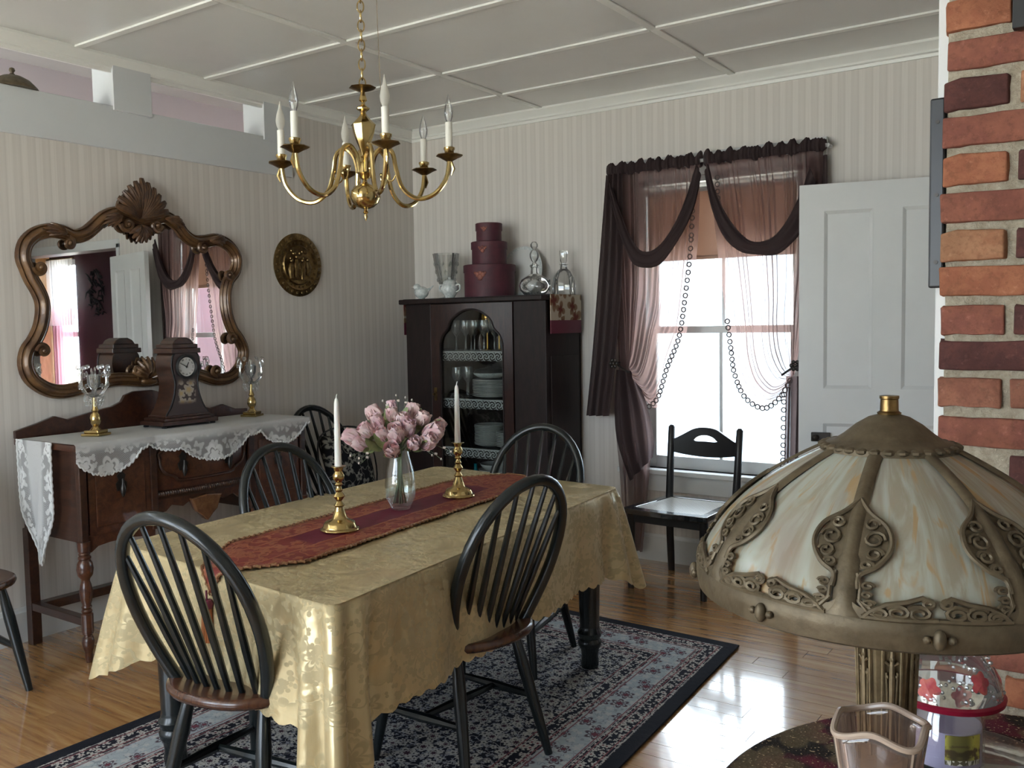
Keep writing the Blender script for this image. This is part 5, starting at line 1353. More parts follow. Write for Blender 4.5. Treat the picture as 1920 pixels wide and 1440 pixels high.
# ---------------------------------------------------------------- cane seat chair by the window
def cane_chair():
    c = thing('cane_seat_chair', 'black ladderback chair with woven cane seat under the window', 'chair', (2.14, -.375, 0), math.radians(180-3))
    zs = .425
    # local: +y front
    sp = [(-.235, .24), (.235, .24), (.215, -.21), (-.215, -.21)]
    sp2 = [(p.x, p.y) for p in catmull([(-.235, .225, 0), (-.22, .245, 0), (0, .262, 0), (.22, .245, 0), (.235, .225, 0)], 4)]+[(.205, -.215), (-.205, -.215)]
    inn = [(x*.80, y*.78+.005) for x, y in sp2]
    b = B(); n = len(sp2)
    for z, q in ((zs, 1), (zs-.028, 1)): b.v += [(x, y, z) for x, y in sp2]
    for z in (zs, zs-.028): b.v += [(x, y, z) for x, y in inn]
    for i in range(n):
        j = (i+1) % n; b.f += [(i, j, 2*n+j, 2*n+i), (n+i, 3*n+i, 3*n+j, n+j), (i, n+i, n+j, j), (2*n+i, 2*n+j, 3*n+j, 3*n+i)]
    b.build('seat_frame', M['blackgloss'], c, smooth=0, bevel=.003)
    g = B(); g.v = [(x, y, zs-.004) for x, y in inn]; g.f = [tuple(range(n))[::-1]]; g.uv = [inn[i] for i in range(n)][::-1]
    g.build('cane_weave', M['cane'], c, smooth=0)
    for sx in (-1, 1):
        B().tube([(sx*.205, .205, zs-.02), (sx*.206, .208, .2), (sx*.206, .21, 0)], [.022, .021, .017], 12).build('front_leg', M['blackw'], c)
        B().tube([(sx*.195, -.215, 0), (sx*.195, -.20, .2), (sx*.195, -.195, zs), (sx*.198, -.215, .62), (sx*.20, -.235, .80), (sx*.20, -.237, .812)], [.019, .021, .021, .020, .019, .010], 12).build('back_post', M['blackw'], c)
    B().box(-.19, .19, .195, .215, zs-.075, zs-.02).build('seat_rail', M['blackw'], c, smooth=0)
    # pierced crest rail
    top = catmull([(-.19, 0, .735), (-.12, 0, .765), (-.06, 0, .798), (0, 0, .806), (.06, 0, .798), (.12, 0, .765), (.19, 0, .735)], 4)
    bot = catmull([(-.19, 0, .665), (0, 0, .645), (.19, 0, .665)], 12)
    tp = [(p.x, p.z) for p in top]; bt = [(p.x, p.z) for p in bot]
    N = 24; b = B()
    hole = lambda x: (.762+.010*(1-(x/.062)**2)+.004, .736) if abs(x) < .062 else None
    def col(x):
        z1 = lerp(*(lambda k: (tp[k][1], tp[k+1][1]))(min(int((x+.19)/.38*(len(tp)-1)), len(tp)-2)), ((x+.19)/.38*(len(tp)-1)) % 1 if x < .19 else 1)
        z0 = .665-.020*(1-(x/.19)**2); return z0, z1
    xs = [-.19+.38*k/48 for k in range(49)]
    def yy(x): return -.225+.02*(1-(x/.19)**2)*-1
    for k in range(48):
        x0, x1 = xs[k], xs[k+1]; a0, a1 = col(x0), col(x1)
        h0 = max(0, 1-(x0/.065)**2)**.5*.017; h1 = max(0, 1-(x1/.065)**2)**.5*.017; hc0 = .735+.012*(1-(x0/.065)**2); hc1 = .735+.012*(1-(x1/.065)**2)
        def slab(p0, q0, p1, q1):
            y0, y1 = yy(x0), yy(x1)
            b.add([(x0, y0-.008, p0), (x1, y1-.008, p1), (x1, y1-.008, q1), (x0, y0-.008, q0), (x0, y0+.008, p0), (x1, y1+.008, p1), (x1, y1+.008, q1), (x0, y0+.008, q0)], [(0, 1, 2, 3), (7, 6, 5, 4), (0, 4, 5, 1), (3, 2, 6, 7)])
        if h0+h1 > 0:
            slab(a0[0], hc0-h0, a1[0], hc1-h1); slab(hc0+h0, a0[1], hc1+h1, a1[1])
        else: slab(a0[0], a0[1], a1[0], a1[1])
    b.build('crest_rail', M['blackw'], c, smooth=40, weld=True)
cane_chair()
# ---------------------------------------------------------------- sheer curtains with swags
def curtains():
    rod = thing('curtain_rod', 'white curtain rod across the window top', 'curtain rod', (2.16, -.085, 2.245))
    B().tube([(-.62, 0, 0), (.62, 0, 0)], .010, 10).build('rod', M['white'], rod)
    for s_ in (-1, 1): B().tube([(s_*.62, 0, 0), (s_*.62, .055, 0)], .010, 8).build('bracket', M['white'], rod)
    specs = []
    def ruffle(x0, x1, seed):
        b = B(); rr = random.Random(seed); ph = [rr.uniform(0, 6) for _ in range(4)]; N = 460
        def f(u, v):
            x = lerp(x0, x1, u); a = v*2*PI
            w = .006*math.sin(u*118+ph[0]+2*math.sin(u*9))+.005*math.sin(u*231+ph[1]+3*math.sin(u*13))
            r = .020+.010*math.sin(u*61+ph[2])*.6
            zz = r*math.sin(a)*1.5+(max(0, math.sin(a))*(.010+.006*math.sin(u*37+ph[3])+.004*math.sin(u*71)+w*.5))
            return (x, -.085+r*math.cos(a)*1.2+w*.5, 2.245+zz)
        b.grid(f, N, 12); return b
    def curve(pts, n=10): return catmull([(x, -.12, z) for x, z in pts], n)
    def panel(name_parent, xo, xi, inner, tie, folds, lab):
        # columns run from the header to the tie point; inner edge follows the traced curve
        IN = curve(inner, 8); n = len(IN)-1; T = Vector((tie[0], -.10, tie[1]))
        out = [Vector((lerp(xo, tie[0], (i/n)**1.5), -.10, lerp(2.22, tie[1], i/n))) for i in range(n+1)]
        b = B()
        def f(u, v):
            k = min(int(v*n), n-1); t = v*n-k
            pi = IN[k].lerp(IN[k+1], t); po = out[k].lerp(out[k+1], t)
            uu = u**(1.0)
            p = po.lerp(pi, uu)
            # sag of the middle columns towards the tie
            amp = .0055*(1-.5*sstep(.75, 1, v)); uw = u+.018*math.sin(u*23)+.012*math.sin(u*41+1); y = -.10+amp*math.sin(uw*folds*2*PI+math.sin(v*3)*.6)+.010*math.sin(uw*folds*1.3+2)
            y -= .05*sstep(.45, .85, v)*(1-sstep(.9, 1, v))*math.sin(u*PI)
            return (p.x, y, p.z)
        b.grid(f, 260, 48); return b, f
    def swagband(up, lo, seed):
        U = catmull([(x, 0, z) for x, z in up], 6); L_ = catmull([(x, 0, z) for x, z in lo], 6); n = len(U)-1; b = B()
        def f(u, v):
            k = min(int(u*n), n-1); t = u*n-k; a = U[k].lerp(U[k+1], t); c = L_[k].lerp(L_[k+1], t); p = a.lerp(c, .5+.5*math.cos(v*2*PI))
            th = (a-c).length*.42*math.sin(PI*min(1, max(.15, u)))+.01
            y = -.155-.5*th*math.sin(v*2*PI)+.006*math.sin(v*2*PI*5+u*4)
            return (p.x, y, p.z+.004*math.sin(v*2*PI*6+u*7))
        b.grid(f, 70, 28); return b
    def rings(pts, r):
        b = B(); P = catmull(pts, 12); acc = 0; last = P[0]
        for i in range(1, len(P)):
            acc += (P[i]-last).length; last = P[i]
            if acc > r*1.9:
                acc = 0; t = (P[min(i+1, len(P)-1)]-P[i-1]).normalized(); a = Vector((0, 1, 0)); sd = t.cross(a)
                b.tube([P[i]+t*(r*math.cos(g))+sd*(r*math.sin(g)) for g in [2*PI*k/10 for k in range(10)]], r*.28, 5, closed=True)
        return b
    # left curtain
    L = thing('curtain', 'left mauve sheer curtain with swag, long tail and ring braid edge', 'curtain', (1.82, -.1, 0), 0, 'mauve window curtains')
    def put(b, name, m, par, **k): return b.shift((-par.location.x, -par.location.y, 0)).build(name, m, par, **k)
    put(ruffle(1.54, 2.115, 1), 'gathered_heading', M['swag'], L)
    Li = [(2.113, 2.22), (2.113, 2.0), (2.098, 1.752), (2.066, 1.502), (2.029, 1.291), (1.958, 1.126), (1.902, .961), (1.836, .899), (1.754, .987), (1.715, 1.085)]
    b, f = panel(L, 1.555, 2.115, Li, (1.70, 1.10), 17, ''); put(b, 'sheer_panel', M['sheer'], L, smooth=180)
    put(rings([Vector((x-.03, -.135, z)) for x, z in Li[1:8]], .0125), 'ring_braid', M['ringtrim'], L)
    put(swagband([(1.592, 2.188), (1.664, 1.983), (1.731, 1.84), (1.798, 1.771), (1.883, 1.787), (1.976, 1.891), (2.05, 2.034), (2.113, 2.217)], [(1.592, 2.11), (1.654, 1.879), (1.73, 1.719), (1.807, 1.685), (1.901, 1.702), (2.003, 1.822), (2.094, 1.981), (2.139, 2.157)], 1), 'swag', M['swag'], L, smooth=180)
    def tail(pl, pr, z0, z1, folds, amp, y0=-.10, slant=0.0):
        b = B(); Lc = catmull([(x, 0, z) for x, z in pl], 8); Rc = catmull([(x, 0, z) for x, z in pr], 8); n = min(len(Lc), len(Rc))-1
        def g(u, v):
            k = min(int(v*n), n-1); t = v*n-k; a = Lc[k].lerp(Lc[k+1], t); c = Rc[k].lerp(Rc[k+1], t); p = a.lerp(c, u)
            return (p.x, y0+amp*math.sin(u*folds*2*PI)+.3*amp*math.sin(u*folds*5+1), p.z)
        b.grid(g, 60, 40); return b
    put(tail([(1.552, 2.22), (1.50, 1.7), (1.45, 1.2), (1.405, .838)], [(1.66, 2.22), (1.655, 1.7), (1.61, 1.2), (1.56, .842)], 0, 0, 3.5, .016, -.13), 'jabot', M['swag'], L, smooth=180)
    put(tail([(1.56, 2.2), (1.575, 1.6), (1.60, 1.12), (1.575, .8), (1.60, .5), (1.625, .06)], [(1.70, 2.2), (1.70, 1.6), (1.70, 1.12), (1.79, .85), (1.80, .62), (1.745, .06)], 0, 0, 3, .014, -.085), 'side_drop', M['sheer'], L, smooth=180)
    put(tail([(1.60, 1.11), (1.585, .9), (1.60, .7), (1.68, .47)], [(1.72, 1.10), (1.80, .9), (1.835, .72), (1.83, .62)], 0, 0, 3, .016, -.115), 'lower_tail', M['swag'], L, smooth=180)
    # right curtain
    R = thing('curtain', 'right mauve sheer curtain with swag, half behind the open white door', 'curtain', (2.45, -.1, 0), 0, 'mauve window curtains')
    put(ruffle(2.135, 2.775, 2), 'gathered_heading', M['swag'], R)
    Ri = [(2.148, 2.22), (2.192, 1.944), (2.226, 1.662), (2.261, 1.414), (2.286, 1.223), (2.305, 1.10), (2.363, .976), (2.464, .923), (2.549, .982), (2.60, 1.07)]
    b, f = panel(R, 2.76, 2.148, Ri, (2.62, 1.10), 17, ''); put(b, 'sheer_panel', M['sheer'], R, smooth=180)
    put(rings([Vector((x+.012, -.135, z)) for x, z in Ri[3:]], .0125), 'ring_braid', M['ringtrim'], R)
    put(rings([Vector((2.228, -.15, 2.17)), Vector((2.232, -.15, 1.99))], .0125), 'ring_braid', M['ringtrim'], R)
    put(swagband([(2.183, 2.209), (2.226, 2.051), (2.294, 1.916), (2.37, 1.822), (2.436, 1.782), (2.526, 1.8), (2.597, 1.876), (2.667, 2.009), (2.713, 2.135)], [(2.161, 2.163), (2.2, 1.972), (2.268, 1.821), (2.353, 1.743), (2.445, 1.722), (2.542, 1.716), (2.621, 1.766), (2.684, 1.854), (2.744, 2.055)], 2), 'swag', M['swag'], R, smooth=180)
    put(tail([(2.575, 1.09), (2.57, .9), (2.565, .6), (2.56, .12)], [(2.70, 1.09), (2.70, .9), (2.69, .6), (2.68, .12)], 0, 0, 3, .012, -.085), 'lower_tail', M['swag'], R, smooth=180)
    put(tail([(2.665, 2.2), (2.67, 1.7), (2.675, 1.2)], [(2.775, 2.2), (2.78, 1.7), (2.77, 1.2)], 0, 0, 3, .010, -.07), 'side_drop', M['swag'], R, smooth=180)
    put(rings([Vector((2.575, -.115, 1.05)), Vector((2.57, -.115, .6))], .0125), 'ring_braid', M['ringtrim'], R)
    # holdbacks
    for x, z, dx, lab in ((1.62, 1.15, .09, 'dark metal flower holdback gripping the left curtain'), (2.655, 1.15, -.075, 'dark metal flower holdback gripping the right curtain')):
        h = thing('curtain_holdback', lab, 'holdback', (x, -.02, z), 0, 'curtain holdbacks')
        B().tube(catmull([(0, 0, 0), (0, -.12, 0), (dx*.5, -.155, -.025), (dx, -.145, -.05)], 5), .006, 8).build('arm', M['pewter'], h)
        b = B()
        for k in range(6):
            a = 2*PI*k/6; b.ell((.02*math.cos(a), -.165, .02*math.sin(a)), (.011, .006, .011), 8, 6)
        b.ell((0, -.168, 0), (.010, .008, .010), 8, 6); b.build('flower_boss', M['pewter'], h)
curtains()
# ---------------------------------------------------------------- on the dining table
TT = TZ+.0155
def candlestick(x, y, label):
    c = thing('brass_candlestick', label, 'candlestick', (x, y, TT), .3, 'brass candlesticks on the runner')
    wav = lambda a: 1+.012*math.cos(10*a)
    B().lathe([(.060, 0), (.062, .003), (.060, .007), (.054, .010), (.050, .022), (.046, .027), (.030, .034), (.024, .038), (.016, .062), (.012, .075)], 40, rfun=wav).build('base', M['brass'], c)
    B().lathe([(.012, .073), (.017, .079), (.012, .086), (.008, .092), (.011, .097), (.019, .108), (.013, .117), (.009, .122), (.013, .128), (.009, .133), (.0085, .140), (.013, .146), (.009, .152), (.012, .157), (.017, .163), (.019, .175), (.014, .184), (.012, .188)], 24).build('stem', M['brass'], c)
    B().lathe([(.011, .186), (.014, .192), (.016, .199), (.024, .202), (.024, .204), (.010, .203)], 24).build('socket', M['brass'], c)
    cn = thing('taper_candle', 'white taper candle in the '+('near' if y < -2.4 else 'far')+' brass candlestick', 'candle', (x, y, TT+.204), 0, 'white taper candles')
    B().lathe([(.0115, 0), (.0110, .02), (.0085, .17), (.0075, .20), (.005, .212), (.002, .216)], 16).build('wax', M['wax'], cn)
    B().tube([(0, 0, .214), (.001, 0, .222), (.004, 0, .229)], [.0022, .0018, .0012], 6).build('wick', M['wax'], cn)
candlestick(2.01, -2.735, 'brass candlestick on the runner nearer the viewer')
candlestick(1.985, -2.09, 'brass candlestick on the runner beyond the flower vase')
def flowers():
    x, y = 1.957, -2.385
    v = thing('glass_vase', 'clear oval glass vase half filled with water on the runner', 'vase', (x, y, TT))
    B().lathe([(.030, 0), (.033, .002), (.035, .008), (.052, .04), (.0555, .08), (.051, .13), (.038, .18), (.031, .21), (.029, .212), (.0285, .208), (.036, .178), (.0485, .13), (.053, .08), (.049, .04), (.030, .014), (0, .012)], 36).build('glass', M['pane2'], v, smooth=180)
    B().lathe([(.0295, .0135), (.048, .04), (.0515, .068), (0, .068)], 32).build('water', M['water2'], v)
    f = thing('flower_bouquet', 'bouquet of pink magnolias with buds and berry sprigs in the vase', 'bouquet', (x, y, TT+.02))
    rr = random.Random(21)
    # blossoms: direction (right, up, toward viewer) offsets in metres relative to the vase mouth
    R_ = Vector((.82, .57, 0)); F_ = Vector((.57, -.82, 0)); mouth = Vector((0, 0, .19))
    heads = [(-.155, .045, .02, 1.0), (-.125, .025, .05, .85), (-.085, .115, -.03, 1.0), (-.065, .10, .05, .8), (-.02, .12, .02, .75), (.0, .06, .09, 1.05), (-.01, .01, .11, .95), (.035, .075, .06, .95), (.045, .12, -.02, 1.0), (.08, .10, .02, .9), (.115, .055, .04, 1.15), (.10, .03, .07, 1.0), (.13, .07, -.03, .9), (-.03, .14, -.05, .7), (-.10, .07, .06, .85), (.06, .03, .10, .8), (-.045, .06, .08, .8), (.02, .10, .05, .85)]
    stems = B(); 
    def petal(L_, w, curl, cup):
        b = B()
        def g(u, q):
            a = (u-.5)*2; ww = w*max(0, math.sin(PI*min(1, .10+q*.86)))**.55
            return (a*ww, -cup*(1-a*a)*.0+ (cup*(q**.7)*.9)+a*a*ww*.45*-1+curl*q*q, L_*q)
        return b.grid(g, 6, 8)
    for i, (r, u, t, sc_) in enumerate(heads):
        c = mouth+R_*r+F_*t+Vector((0, 0, u)); d = (R_*r*1.0+F_*t+Vector((0, 0, u+.06))).normalized()
        stems.tube(catmull([Vector((rr.uniform(-.02, .02), rr.uniform(-.02, .02), .0)), Vector((r*.05, 0, .12)), mouth*.98+(c-mouth)*.12, mouth+(c-mouth)*.6, c], 4), .0024, 5)
        q = d.to_track_quat('Z', 'Y').to_matrix().to_4x4()
        sc_ *= 1.28; fl = B(); n = 3
        for ring, (nn, open_, L_) in enumerate(((3, .10, .050), (4, .24, .054), (5, .45, .054))):
            for k in range(nn):
                a = 2*PI*k/nn+ring*.5+rr.uniform(-.15, .15)
                pt = petal(L_*sc_, .0235*sc_, -.010*sc_, .004)
                m = Matrix.Translation(c) @ q @ Matrix.Rotation(a, 4, 'Z') @ Matrix.Translation((0, -.004, -.012*sc_)) @ Matrix.Rotation(open_*rr.uniform(.8, 1.15), 4, 'X')
                m = Matrix.Translation(c) @ q @ Matrix.Rotation(a, 4, 'Z') @ Matrix.Translation((0, .004, -.02*sc_)) @ Matrix.Rotation(-open_*rr.uniform(.8, 1.15), 4, 'X')
                fl.add([tuple(m @ Vector(p)) for p in pt.v], pt.f)
        hd = fl.build('blossom', M['petalw'] if i in (2, 8, 9, 4) else M['petal'], f, smooth=180)
        cx_ = B()
        for k in range(3):
            a = 2*PI*k/3; pt = petal(.03*sc_, .011*sc_, .002, .003)
            m = Matrix.Translation(c-d*.018) @ q @ Matrix.Rotation(a, 4, 'Z') @ Matrix.Translation((0, .008, -.012)) @ Matrix.Rotation(-.7, 4, 'X'); cx_.add([tuple(m @ Vector(p)) for p in pt.v], pt.f)
        cx_.build('sepals', M['leaf'], hd, smooth=180)
    lf = [(-.06, .10, .03), (-.045, .14, .0), (.06, .14, .01), (.13, .11, .01), (-.09, .02, .07), (.02, .135, .04), (.075, .03, .09), (-.14, .01, .05), (.09, .01, .06), (-.05, .03, .09), (.005, .02, -.08), (.05, .05, -.1), (-.07, .06, -.08)]
    for r, u, t in lf:
        c = mouth+R_*r*.6+F_*t*.6+Vector((0, 0, u*.5)); d = (R_*r+F_*t+Vector((0, 0, u+.03))).normalized(); q = d.to_track_quat('Z', 'Y').to_matrix().to_4x4()
        pt = petal(.085, .018, .016, .004); m = Matrix.Translation(c) @ q @ Matrix.Rotation(rr.uniform(0, 6), 4, 'Z'); B().add([tuple(m @ Vector(p)) for p in pt.v], pt.f).build('leaf', M['leaf'], f, smooth=180)
    stems.build('stems', M['stem'], f)
    sp = B(); bd = B()
    for r, u, t in ((.0, .19, .02), (.03, .18, .0), (-.05, .17, 0), (.19, -.005, .06), (.155, -.03, .06), (.125, -.015, .07), (-.13, -.04, .06), (-.125, -.02, .08), (-.16, -.015, .05), (.05, .17, -.02)):
        e = mouth+R_*r+F_*t+Vector((0, 0, u)); P = catmull([mouth, mouth+(e-mouth)*.5+Vector((0, 0, .03)), e], 5); sp.tube(P, .0010, 4)
        for k, s_ in enumerate((1, .8, .88)):
            p = P[int((len(P)-1)*s_)]; bd.ell((p.x+.006*(k-1), p.y, p.z+.003), (.0032, .0032, .0045), 6, 5)
    sp.build('sprig_twigs', M['stem'], f); o = bd.build('berry_buds', M['bud'], f); o['kind'] = 'stuff'
def glassmats():
    t = NT('vase_glass'); t.t.nodes.remove(t.b)
    tr = t.n('ShaderNodeBsdfTransparent', {0: (.95, .97, .97)}); gl = t.n('ShaderNodeBsdfGlossy', {0: (1, 1, 1), 'Roughness': .02})
    lw = t.n('ShaderNodeLayerWeight', {0: .22}).outputs['Facing']
    t.put(t.o.inputs[0], t.n('ShaderNodeMixShader', {0: t.ma('ADD', .05, t.ma('MULTIPLY', lw, .5), clamp=True), 1: tr.outputs[0], 2: gl.outputs[0]}).outputs[0]); M['pane2'] = t.m
    t = NT('vase_water'); t.t.nodes.remove(t.b)
    tr = t.n('ShaderNodeBsdfTransparent', {0: (.92, .95, .95)}); gl = t.n('ShaderNodeBsdfGlossy', {0: (1, 1, 1), 'Roughness': .02})
    t.put(t.o.inputs[0], t.n('ShaderNodeMixShader', {0: .12, 1: tr.outputs[0], 2: gl.outputs[0]}).outputs[0]); M['water2'] = t.m
glassmats(); flowers()

# ---------------------------------------------------------------- side table with the slag glass lamp
LX, LY, ST = 3.872, -3.70, .735
sd = thing('side_table', 'round side table draped with a beaded dark tapestry cloth', 'table', (4.05, -3.55, 0))
B().lathe([(.20, 0), (.20, .02), (.04, .05), (.035, .1), (.05, .3), (.035, .5), (.04, ST-.05), (.40, ST-.03), (.41, ST-.008), (0, ST-.008)], 32).build('pedestal', M['mahog_d'], sd)
b = B()
def cf(u, v):
    a = 2*PI*u; r = .43*min(1, v/.75) if v < .75 else .43; fo = .012*math.sin(a*14)
    if v < .75: return (r*math.cos(a), r*math.sin(a), ST-.004)
    t = (v-.75)/.25; rr_ = .43+.01*t+fo*t; return (rr_*math.cos(a), rr_*math.sin(a), ST-.004-.10*t*(1+.1*math.sin(a*20)))
b.grid(cf, 120, 24, closeu=True); b.build('tapestry_cloth', M['beadcloth'], sd, smooth=60)
def lamp():
    L = thing('slag_glass_lamp', 'table lamp with marbled slag glass panel shade and bronze filigree', 'lamp', (LX, LY, ST), math.radians(34.73-90))
    # local +x points at the viewer ; shade profile (radius, height above table)
    Z0 = 1.098-ST
    prof = [(.2095, Z0), (.2075, Z0+.012), (.199, Z0+.030), (.184, Z0+.052), (.161, Z0+.077), (.132, Z0+.100), (.100, Z0+.120), (.072, Z0+.135), (.056, Z0+.142)]
    P = catmull([(r, 0, z) for r, z in prof], 4)
    def pr(t):
        k = min(int(t*(len(P)-1)), len(P)-2); q = t*(len(P)-1)-k; p = P[k].lerp(P[k+1], q); return p.x, p.z
    N = 8; off = math.radians(12)
    cosf = lambda a: math.cos(PI/8)/math.cos(a)
    shade = B().lathe([(.204, Z0-.030), (.2115, Z0-.026), (.2145, Z0-.012), (.2145, Z0-.002), (.2105, Z0+.004), (.2095, Z0-.012), (.204, Z0-.030)], 64, cap=False).build('shade_rim', M['antique'], L)
    for k in range(N):
        a0 = off+2*PI*k/N; a1 = off+2*PI*(k+1)/N
        g = B()
        def f(u, v):
            a = lerp(a0, a1, u); r, z = pr(v); kk = .985+.015*math.cos((u-.5)*2*PI)  # each panel slightly bent
            rr_ = r*(1-.018*abs(u-.5)*2); return (rr_*math.cos(a), rr_*math.sin(a), z)
        g.grid(f, 14, 28); g.build('glass_panel', M['slag'], L, smooth=180)
        # rib over the joint
        rb = B()
        def rf_(u, v):
            r, z = pr(v); w = (.0075 if v > .38 else .0105+.012*max(0, (.12-v)/.12)); x = (u-.5)*2; da = x*w/max(r, .03)
            return ((r+.0035*(1-x*x)+.0015)*math.cos(a0+da), (r+.0035*(1-x*x)+.0015)*math.sin(a0+da), z+.002*(1-x*x))
        rb.grid(rf_, 6, 36); rib = rb.build('shade_rib', M['antique'], L, smooth=60)
        # pear shaped filigree cartouche on the rib, with scrolls below
        def on(da, v, h=.003):
            r, z = pr(max(0, min(1, v))); return Vector(((r+h)*math.cos(a0+da/max(r, .05)), (r+h)*math.sin(a0+da/max(r, .05)), z+h*.4))
        fg = B(); 
        ol = catmull([(0, .62, 0), (.012, .56, 0), (.030, .50, 0), (.036, .42, 0), (.026, .34, 0), (.012, .29, 0), (.012, .22, 0)], 5)
        for s_ in (-1, 1):
            fg.tube([on(s_*p.x, p.y) for p in ol], .0026, 6)
            for cx_, cv, rr_ in ((.020, .45, .010), (.022, .39, .008), (.017, .34, .006), (.016, .51, .007), (.020, .24, .006), (.020, .19, .005), (.022, .14, .006)):
                fg.tube([on(s_*(cx_+rr_*(1-q/16*.7)*math.cos(q*.62)), cv+rr_*6.2*(1-q/16*.7)*math.sin(q*.62)*.55) for q in range(14)], .0019, 5)
            fg.tube([on(s_*x, v) for x, v in ((.010, .30), (.014, .22), (.014, .15), (.022, .08), (.040, .035))], .0022, 6)
            fg.tube([on(s_*x, v) for x, v in ((.012, .16), (.022, .12), (.030, .06), (.044, .05), (.050, .07))], .0020, 5)
        fg.build('filigree_cartouche', M['antique'], rib)
        # backing plate of the cartouche
        bp = B(); 
        def cf2(u, v):
            vv = lerp(.30, .60, v); w = .033*math.sin(PI*v**.8)**.75; return on((u-.5)*2*w, vv, .0012)
        bp.grid(cf2, 10, 10); bp.build('cartouche_plate', M['antique'], rib, smooth=180)
        # scroll border between the ribs at the bottom of each panel
        am = (a0+a1)/2
        def om(da, v, h=.003):
            r, z = pr(max(0, min(1, v))); return Vector(((r+h)*math.cos(am+da/max(r, .05)), (r+h)*math.sin(am+da/max(r, .05)), z+h*.4))
        sb = B()
        for s_ in (-1, 1):
            for cx_, cv, rr_ in ((.016, .10, .011), (.034, .095, .011), (.050, .075, .008), (.008, .165, .006)):
                sb.tube([om(s_*(cx_+rr_*(1-q/18*.75)*math.cos(q*.6+.5)), cv+rr_*5.0*(1-q/18*.75)*math.sin(q*.6+.5)) for q in range(17)], .0023, 5)
            sb.tube([om(s_*x, v) for x, v in ((.003, .17), (.012, .20), (.026, .17), (.044, .145), (.058, .09), (.064, .03))], .0026, 6)
            sb.tube([om(s_*x, v) for x, v in ((.0, .045), (.02, .035), (.04, .03), (.066, .03))], .0026, 6)
        sb.build('scroll_border', M['antique'], shade)
        # rim boss
        B().ell((.2165*math.cos(am), .2165*math.sin(am), Z0-.012), (.006, .006, .010), 10, 8).ell((.2165*math.cos(am+.05), .2165*math.sin(am+.05), Z0-.012), (.004, .004, .004), 8, 6).ell((.2165*math.cos(am-.05), .2165*math.sin(am-.05), Z0-.012), (.004, .004, .004), 8, 6).build('rim_boss', M['antique'], shade)
    def rimf(u, v):
        a = 2*PI*u; ph = ((u*8-off/(2*PI)*8) % 1); k = abs(ph-.5)*2; h = .012+.020*k**6
        r0, z0 = pr(0); 
        t = v; rr_, zz = pr(t*h/.16); return ((rr_+.003)*math.cos(a), (rr_+.003)*math.sin(a), zz+.001)
    B().grid(rimf, 256, 3, closeu=True).build('rim_band', M['antique'], shade, smooth=60)
    B().lathe([(.074, Z0+.134), (.072, Z0+.140), (.066, Z0+.143), (.058, Z0+.145), (.048, Z0+.152), (.035, Z0+.163), (.022, Z0+.171), (.012, Z0+.174)], 40).build('shade_cap', M['antique'], L)
    fr = B()
    for k in range(32):
        a = 2*PI*k/32; r, z = pr(.90); fr.ell(((r+.002)*math.cos(a), (r+.002)*math.sin(a), z+.002), (.007, .007, .004), 7, 5)
    fr.build('cap_fringe', M['antique'], shade)
    B().lathe([(.012, Z0+.172), (.013, Z0+.176), (.010, Z0+.178), (.0095, Z0+.191), (.0105, Z0+.192), (.0105, Z0+.195), (0, Z0+.195)], 16).build('finial', M['brass_d'], L)
    # six sided tapering column with panels in relief
    hx = [(r_, z) for r_, z in ((.085, 0), (.085, .012), (.065, .03), (.045, .05), (.030, .09), (.027, .14), (.030, .22), (.034, .29), (.036, Z0+.02), (.02, Z0+.06))]
    M6 = Matrix.Rotation(math.radians(18), 4, 'Z')
    B().lathe(hx, 6).xf(M6).build('column', M['antique_l'], L, smooth=0)
    rl = B()
    for k in range(6):
        a = math.radians(18+30+60*k); d = Vector((math.cos(a), math.sin(a), 0)); s_ = Vector((-math.sin(a), math.cos(a), 0)); ap = .0315
        def rp(x, z, h=.0): return d*(ap*(.84+ (z-.14)*.95) + h+.0012)+s_*x+Vector((0, 0, z))
        rl.tube([rp(x, z) for x, z in ((-.009, .15), (-.010, .28), (-.010, .315), (-.006, .330), (0, .340), (.006, .330), (.010, .315), (.010, .28), (.009, .15))], .0016, 5)
        rl.tube([rp(x, z) for x, z in ((0, .16), (0, .24), (0, .275))], [.002, .0035, .002], 6)
        for x, z, q in ((-.004, .285, .0028), (.004, .285, .0028), (0, .30, .003), (-.004, .315, .0022), (.004, .315, .0022), (0, .265, .003), (-.005, .245, .0022), (.005, .245, .0022)): p = rp(x, z); rl.ell(p, (q, q, q*1.2), 7, 5)
        rl.tube([rp(x, z) for x, z in ((-.007, .262), (0, .256), (.007, .262))], .0016, 5); rl.tube([rp(x, z) for x, z in ((-.006, .25), (-.004, .20), (-.006, .17))], .0014, 5); rl.tube([rp(x, z) for x, z in ((.006, .25), (.004, .20), (.006, .17))], .0014, 5)
    rl.build('column_relief', M['antique_l'], L)
    B().lathe([(.01, Z0+.05), (.018, Z0+.06), (.02, Z0+.1), (.03, Z0+.12), (.01, Z0+.13), (.006, Z0+.174)], 14).build('socket_stem', M['brass_d'], L)
lamp()
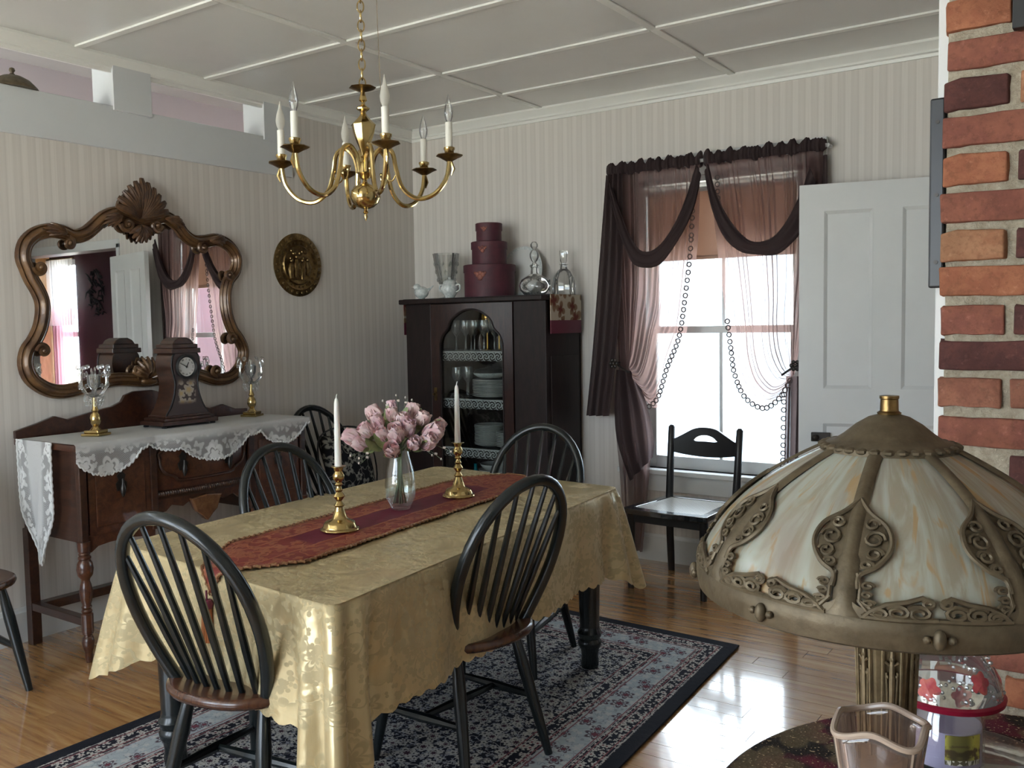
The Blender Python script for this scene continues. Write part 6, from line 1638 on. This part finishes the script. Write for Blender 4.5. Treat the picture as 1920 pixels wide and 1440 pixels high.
# pink square vase, jar candle, glass dish
def pink_vase():
    v = thing('pink_glass_vase', 'frosted pink square glass vase with a wavy rim in front of lamp', 'vase', (3.893, -3.818, ST+.0005), math.radians(34.7+12))
    H = .226
    def sq(a, n=5): c, s_ = math.cos(a), math.sin(a); return (abs(c)**n+abs(s_)**n)**(-1/n)
    b = B()
    def f(u, v_):
        a = 2*PI*u; r = (.030+.008*v_+.004*max(0, (v_-.8)/.2))*sq(a+PI/4); hh = H*v_+(.0045*math.cos(4*a+PI))*sstep(.75, 1, v_)
        return (r*math.cos(a), r*math.sin(a), hh)
    b.grid(f, 64, 24, closeu=True); b.build('glass_body', M['pinkglass'], v, smooth=50, solid=.0035)
    pts = [f(k/64, 1) for k in range(64)]; B().tube(pts, .0035, 8, closed=True).build('rim', M['pinkrim'], v)
    for k in range(4):
        u = (k*.25+.0)
        B().tube([f(u, q/10) for q in range(11)], .0022, 6).build('corner_rib', M['pinkrim'], v)
    for k in range(4):
        u = k*.25+.125; b = B()
        for j in range(7):
            a = -1.2+j*.4; c = Vector(f(u, .74)); n = Vector((c.x, c.y, 0)).normalized(); s_ = Vector((-n.y, n.x, 0)); b.tube([c+n*.003, c+n*.004+s_*.016*math.sin(a)+Vector((0, 0, .022*math.cos(a)))], [.003, .0012], 5)
        b.build('moulded_fan', M['pinkglass'], v)
    B().lathe([(.026, 0), (.026, .004), (0, .004)], 20).build('base', M['pinkrim'], v)
pink_vase()
def jar():
    x, y = 3.886, -3.392
    ds = B().lathe([(.05, 0), (.09, .004), (.108, .014), (.112, .022), (.108, .022), (.088, .010), (0, .007)], 36).build('glass_dish', M['crystal'], None, loc=(x+.03, y+.0, ST)); tag(ds, 'clear glass dish under the jar candle', 'dish')
    j = thing('jar_candle', 'lilac jar candle with fruit picture label and red leaf lid shade', 'candle', (x, y, ST+.008), math.radians(-60))
    B().lathe([(.046, 0), (.050, .004), (.050, .080), (.045, .088), (.045, .098), (.0435, .098), (.0435, .087), (.0475, .079), (.0475, .008), (0, .006)], 36).build('jar', M['pane2'], j)
    B().lathe([(.0465, .010), (.0465, .062), (0, .062)], 32).build('wax', M['lilacwax'], j)
    b = B()
    def lf(u, v): a = math.radians(-22+58*u); return (.0508*math.cos(a), .0508*math.sin(a), .020+.042*v)
    b.grid(lf, 16, 2); b.build('picture_label', M['labelprint'], j, smooth=60)
    sh = thing('candle_shade', 'crackled glass candle shade with red maple leaves and red rim', 'candle shade', (x, y, ST+.1065), math.radians(-60))
    B().lathe([(.072, .0), (.076, .002), (.077, .008), (.073, .011), (.068, .006)], 40).build('red_rim', M['redring'], sh)
    def crk(a): return 1+.012*math.sin(a*17)*math.sin(a*7+1)
    B().lathe([(.0725, .010), (.070, .025), (.060, .045), (.045, .062), (.034, .07), (.032, .08)], 48, rfun=crk).build('crackle_glass', M['crystal'], sh, smooth=15)
    b = B()
    for k in range(6):
        a0 = math.radians(-40+k*60); z0 = .030+.012*(k % 2); n = 22; vs_ = []
        for i in range(n):
            g = 2*PI*i/n; r = .016*(.65+.35*abs(math.cos(2.5*g))); z = z0+r*math.sin(g); da = r*math.cos(g)/.066; R2 = .0735-(z-.012)*.33
            vs_.append((R2*math.cos(a0+da), R2*math.sin(a0+da), z))
        R2 = .0765-(z0-.012)*.33; vs_.append((R2*math.cos(a0), R2*math.sin(a0), z0)); b.add(vs_, [(i, (i+1) % n, n) for i in range(n)])
    b.build('red_leaves', M['redleaf'], sh, smooth=0)
    b = B(); rr = random.Random(9)
    for k in range(90):
        a = rr.uniform(0, 2*PI); z = rr.uniform(.014, .06); R2 = .0735-(z-.012)*.42; b.ell((R2*math.cos(a), R2*math.sin(a), z), (.003, .003, .003), 5, 4)
    o = b.build('crackle_beads', M['crystal'], sh, smooth=0); o['kind'] = 'stuff'
jar()
bpy.context.view_layer.update()
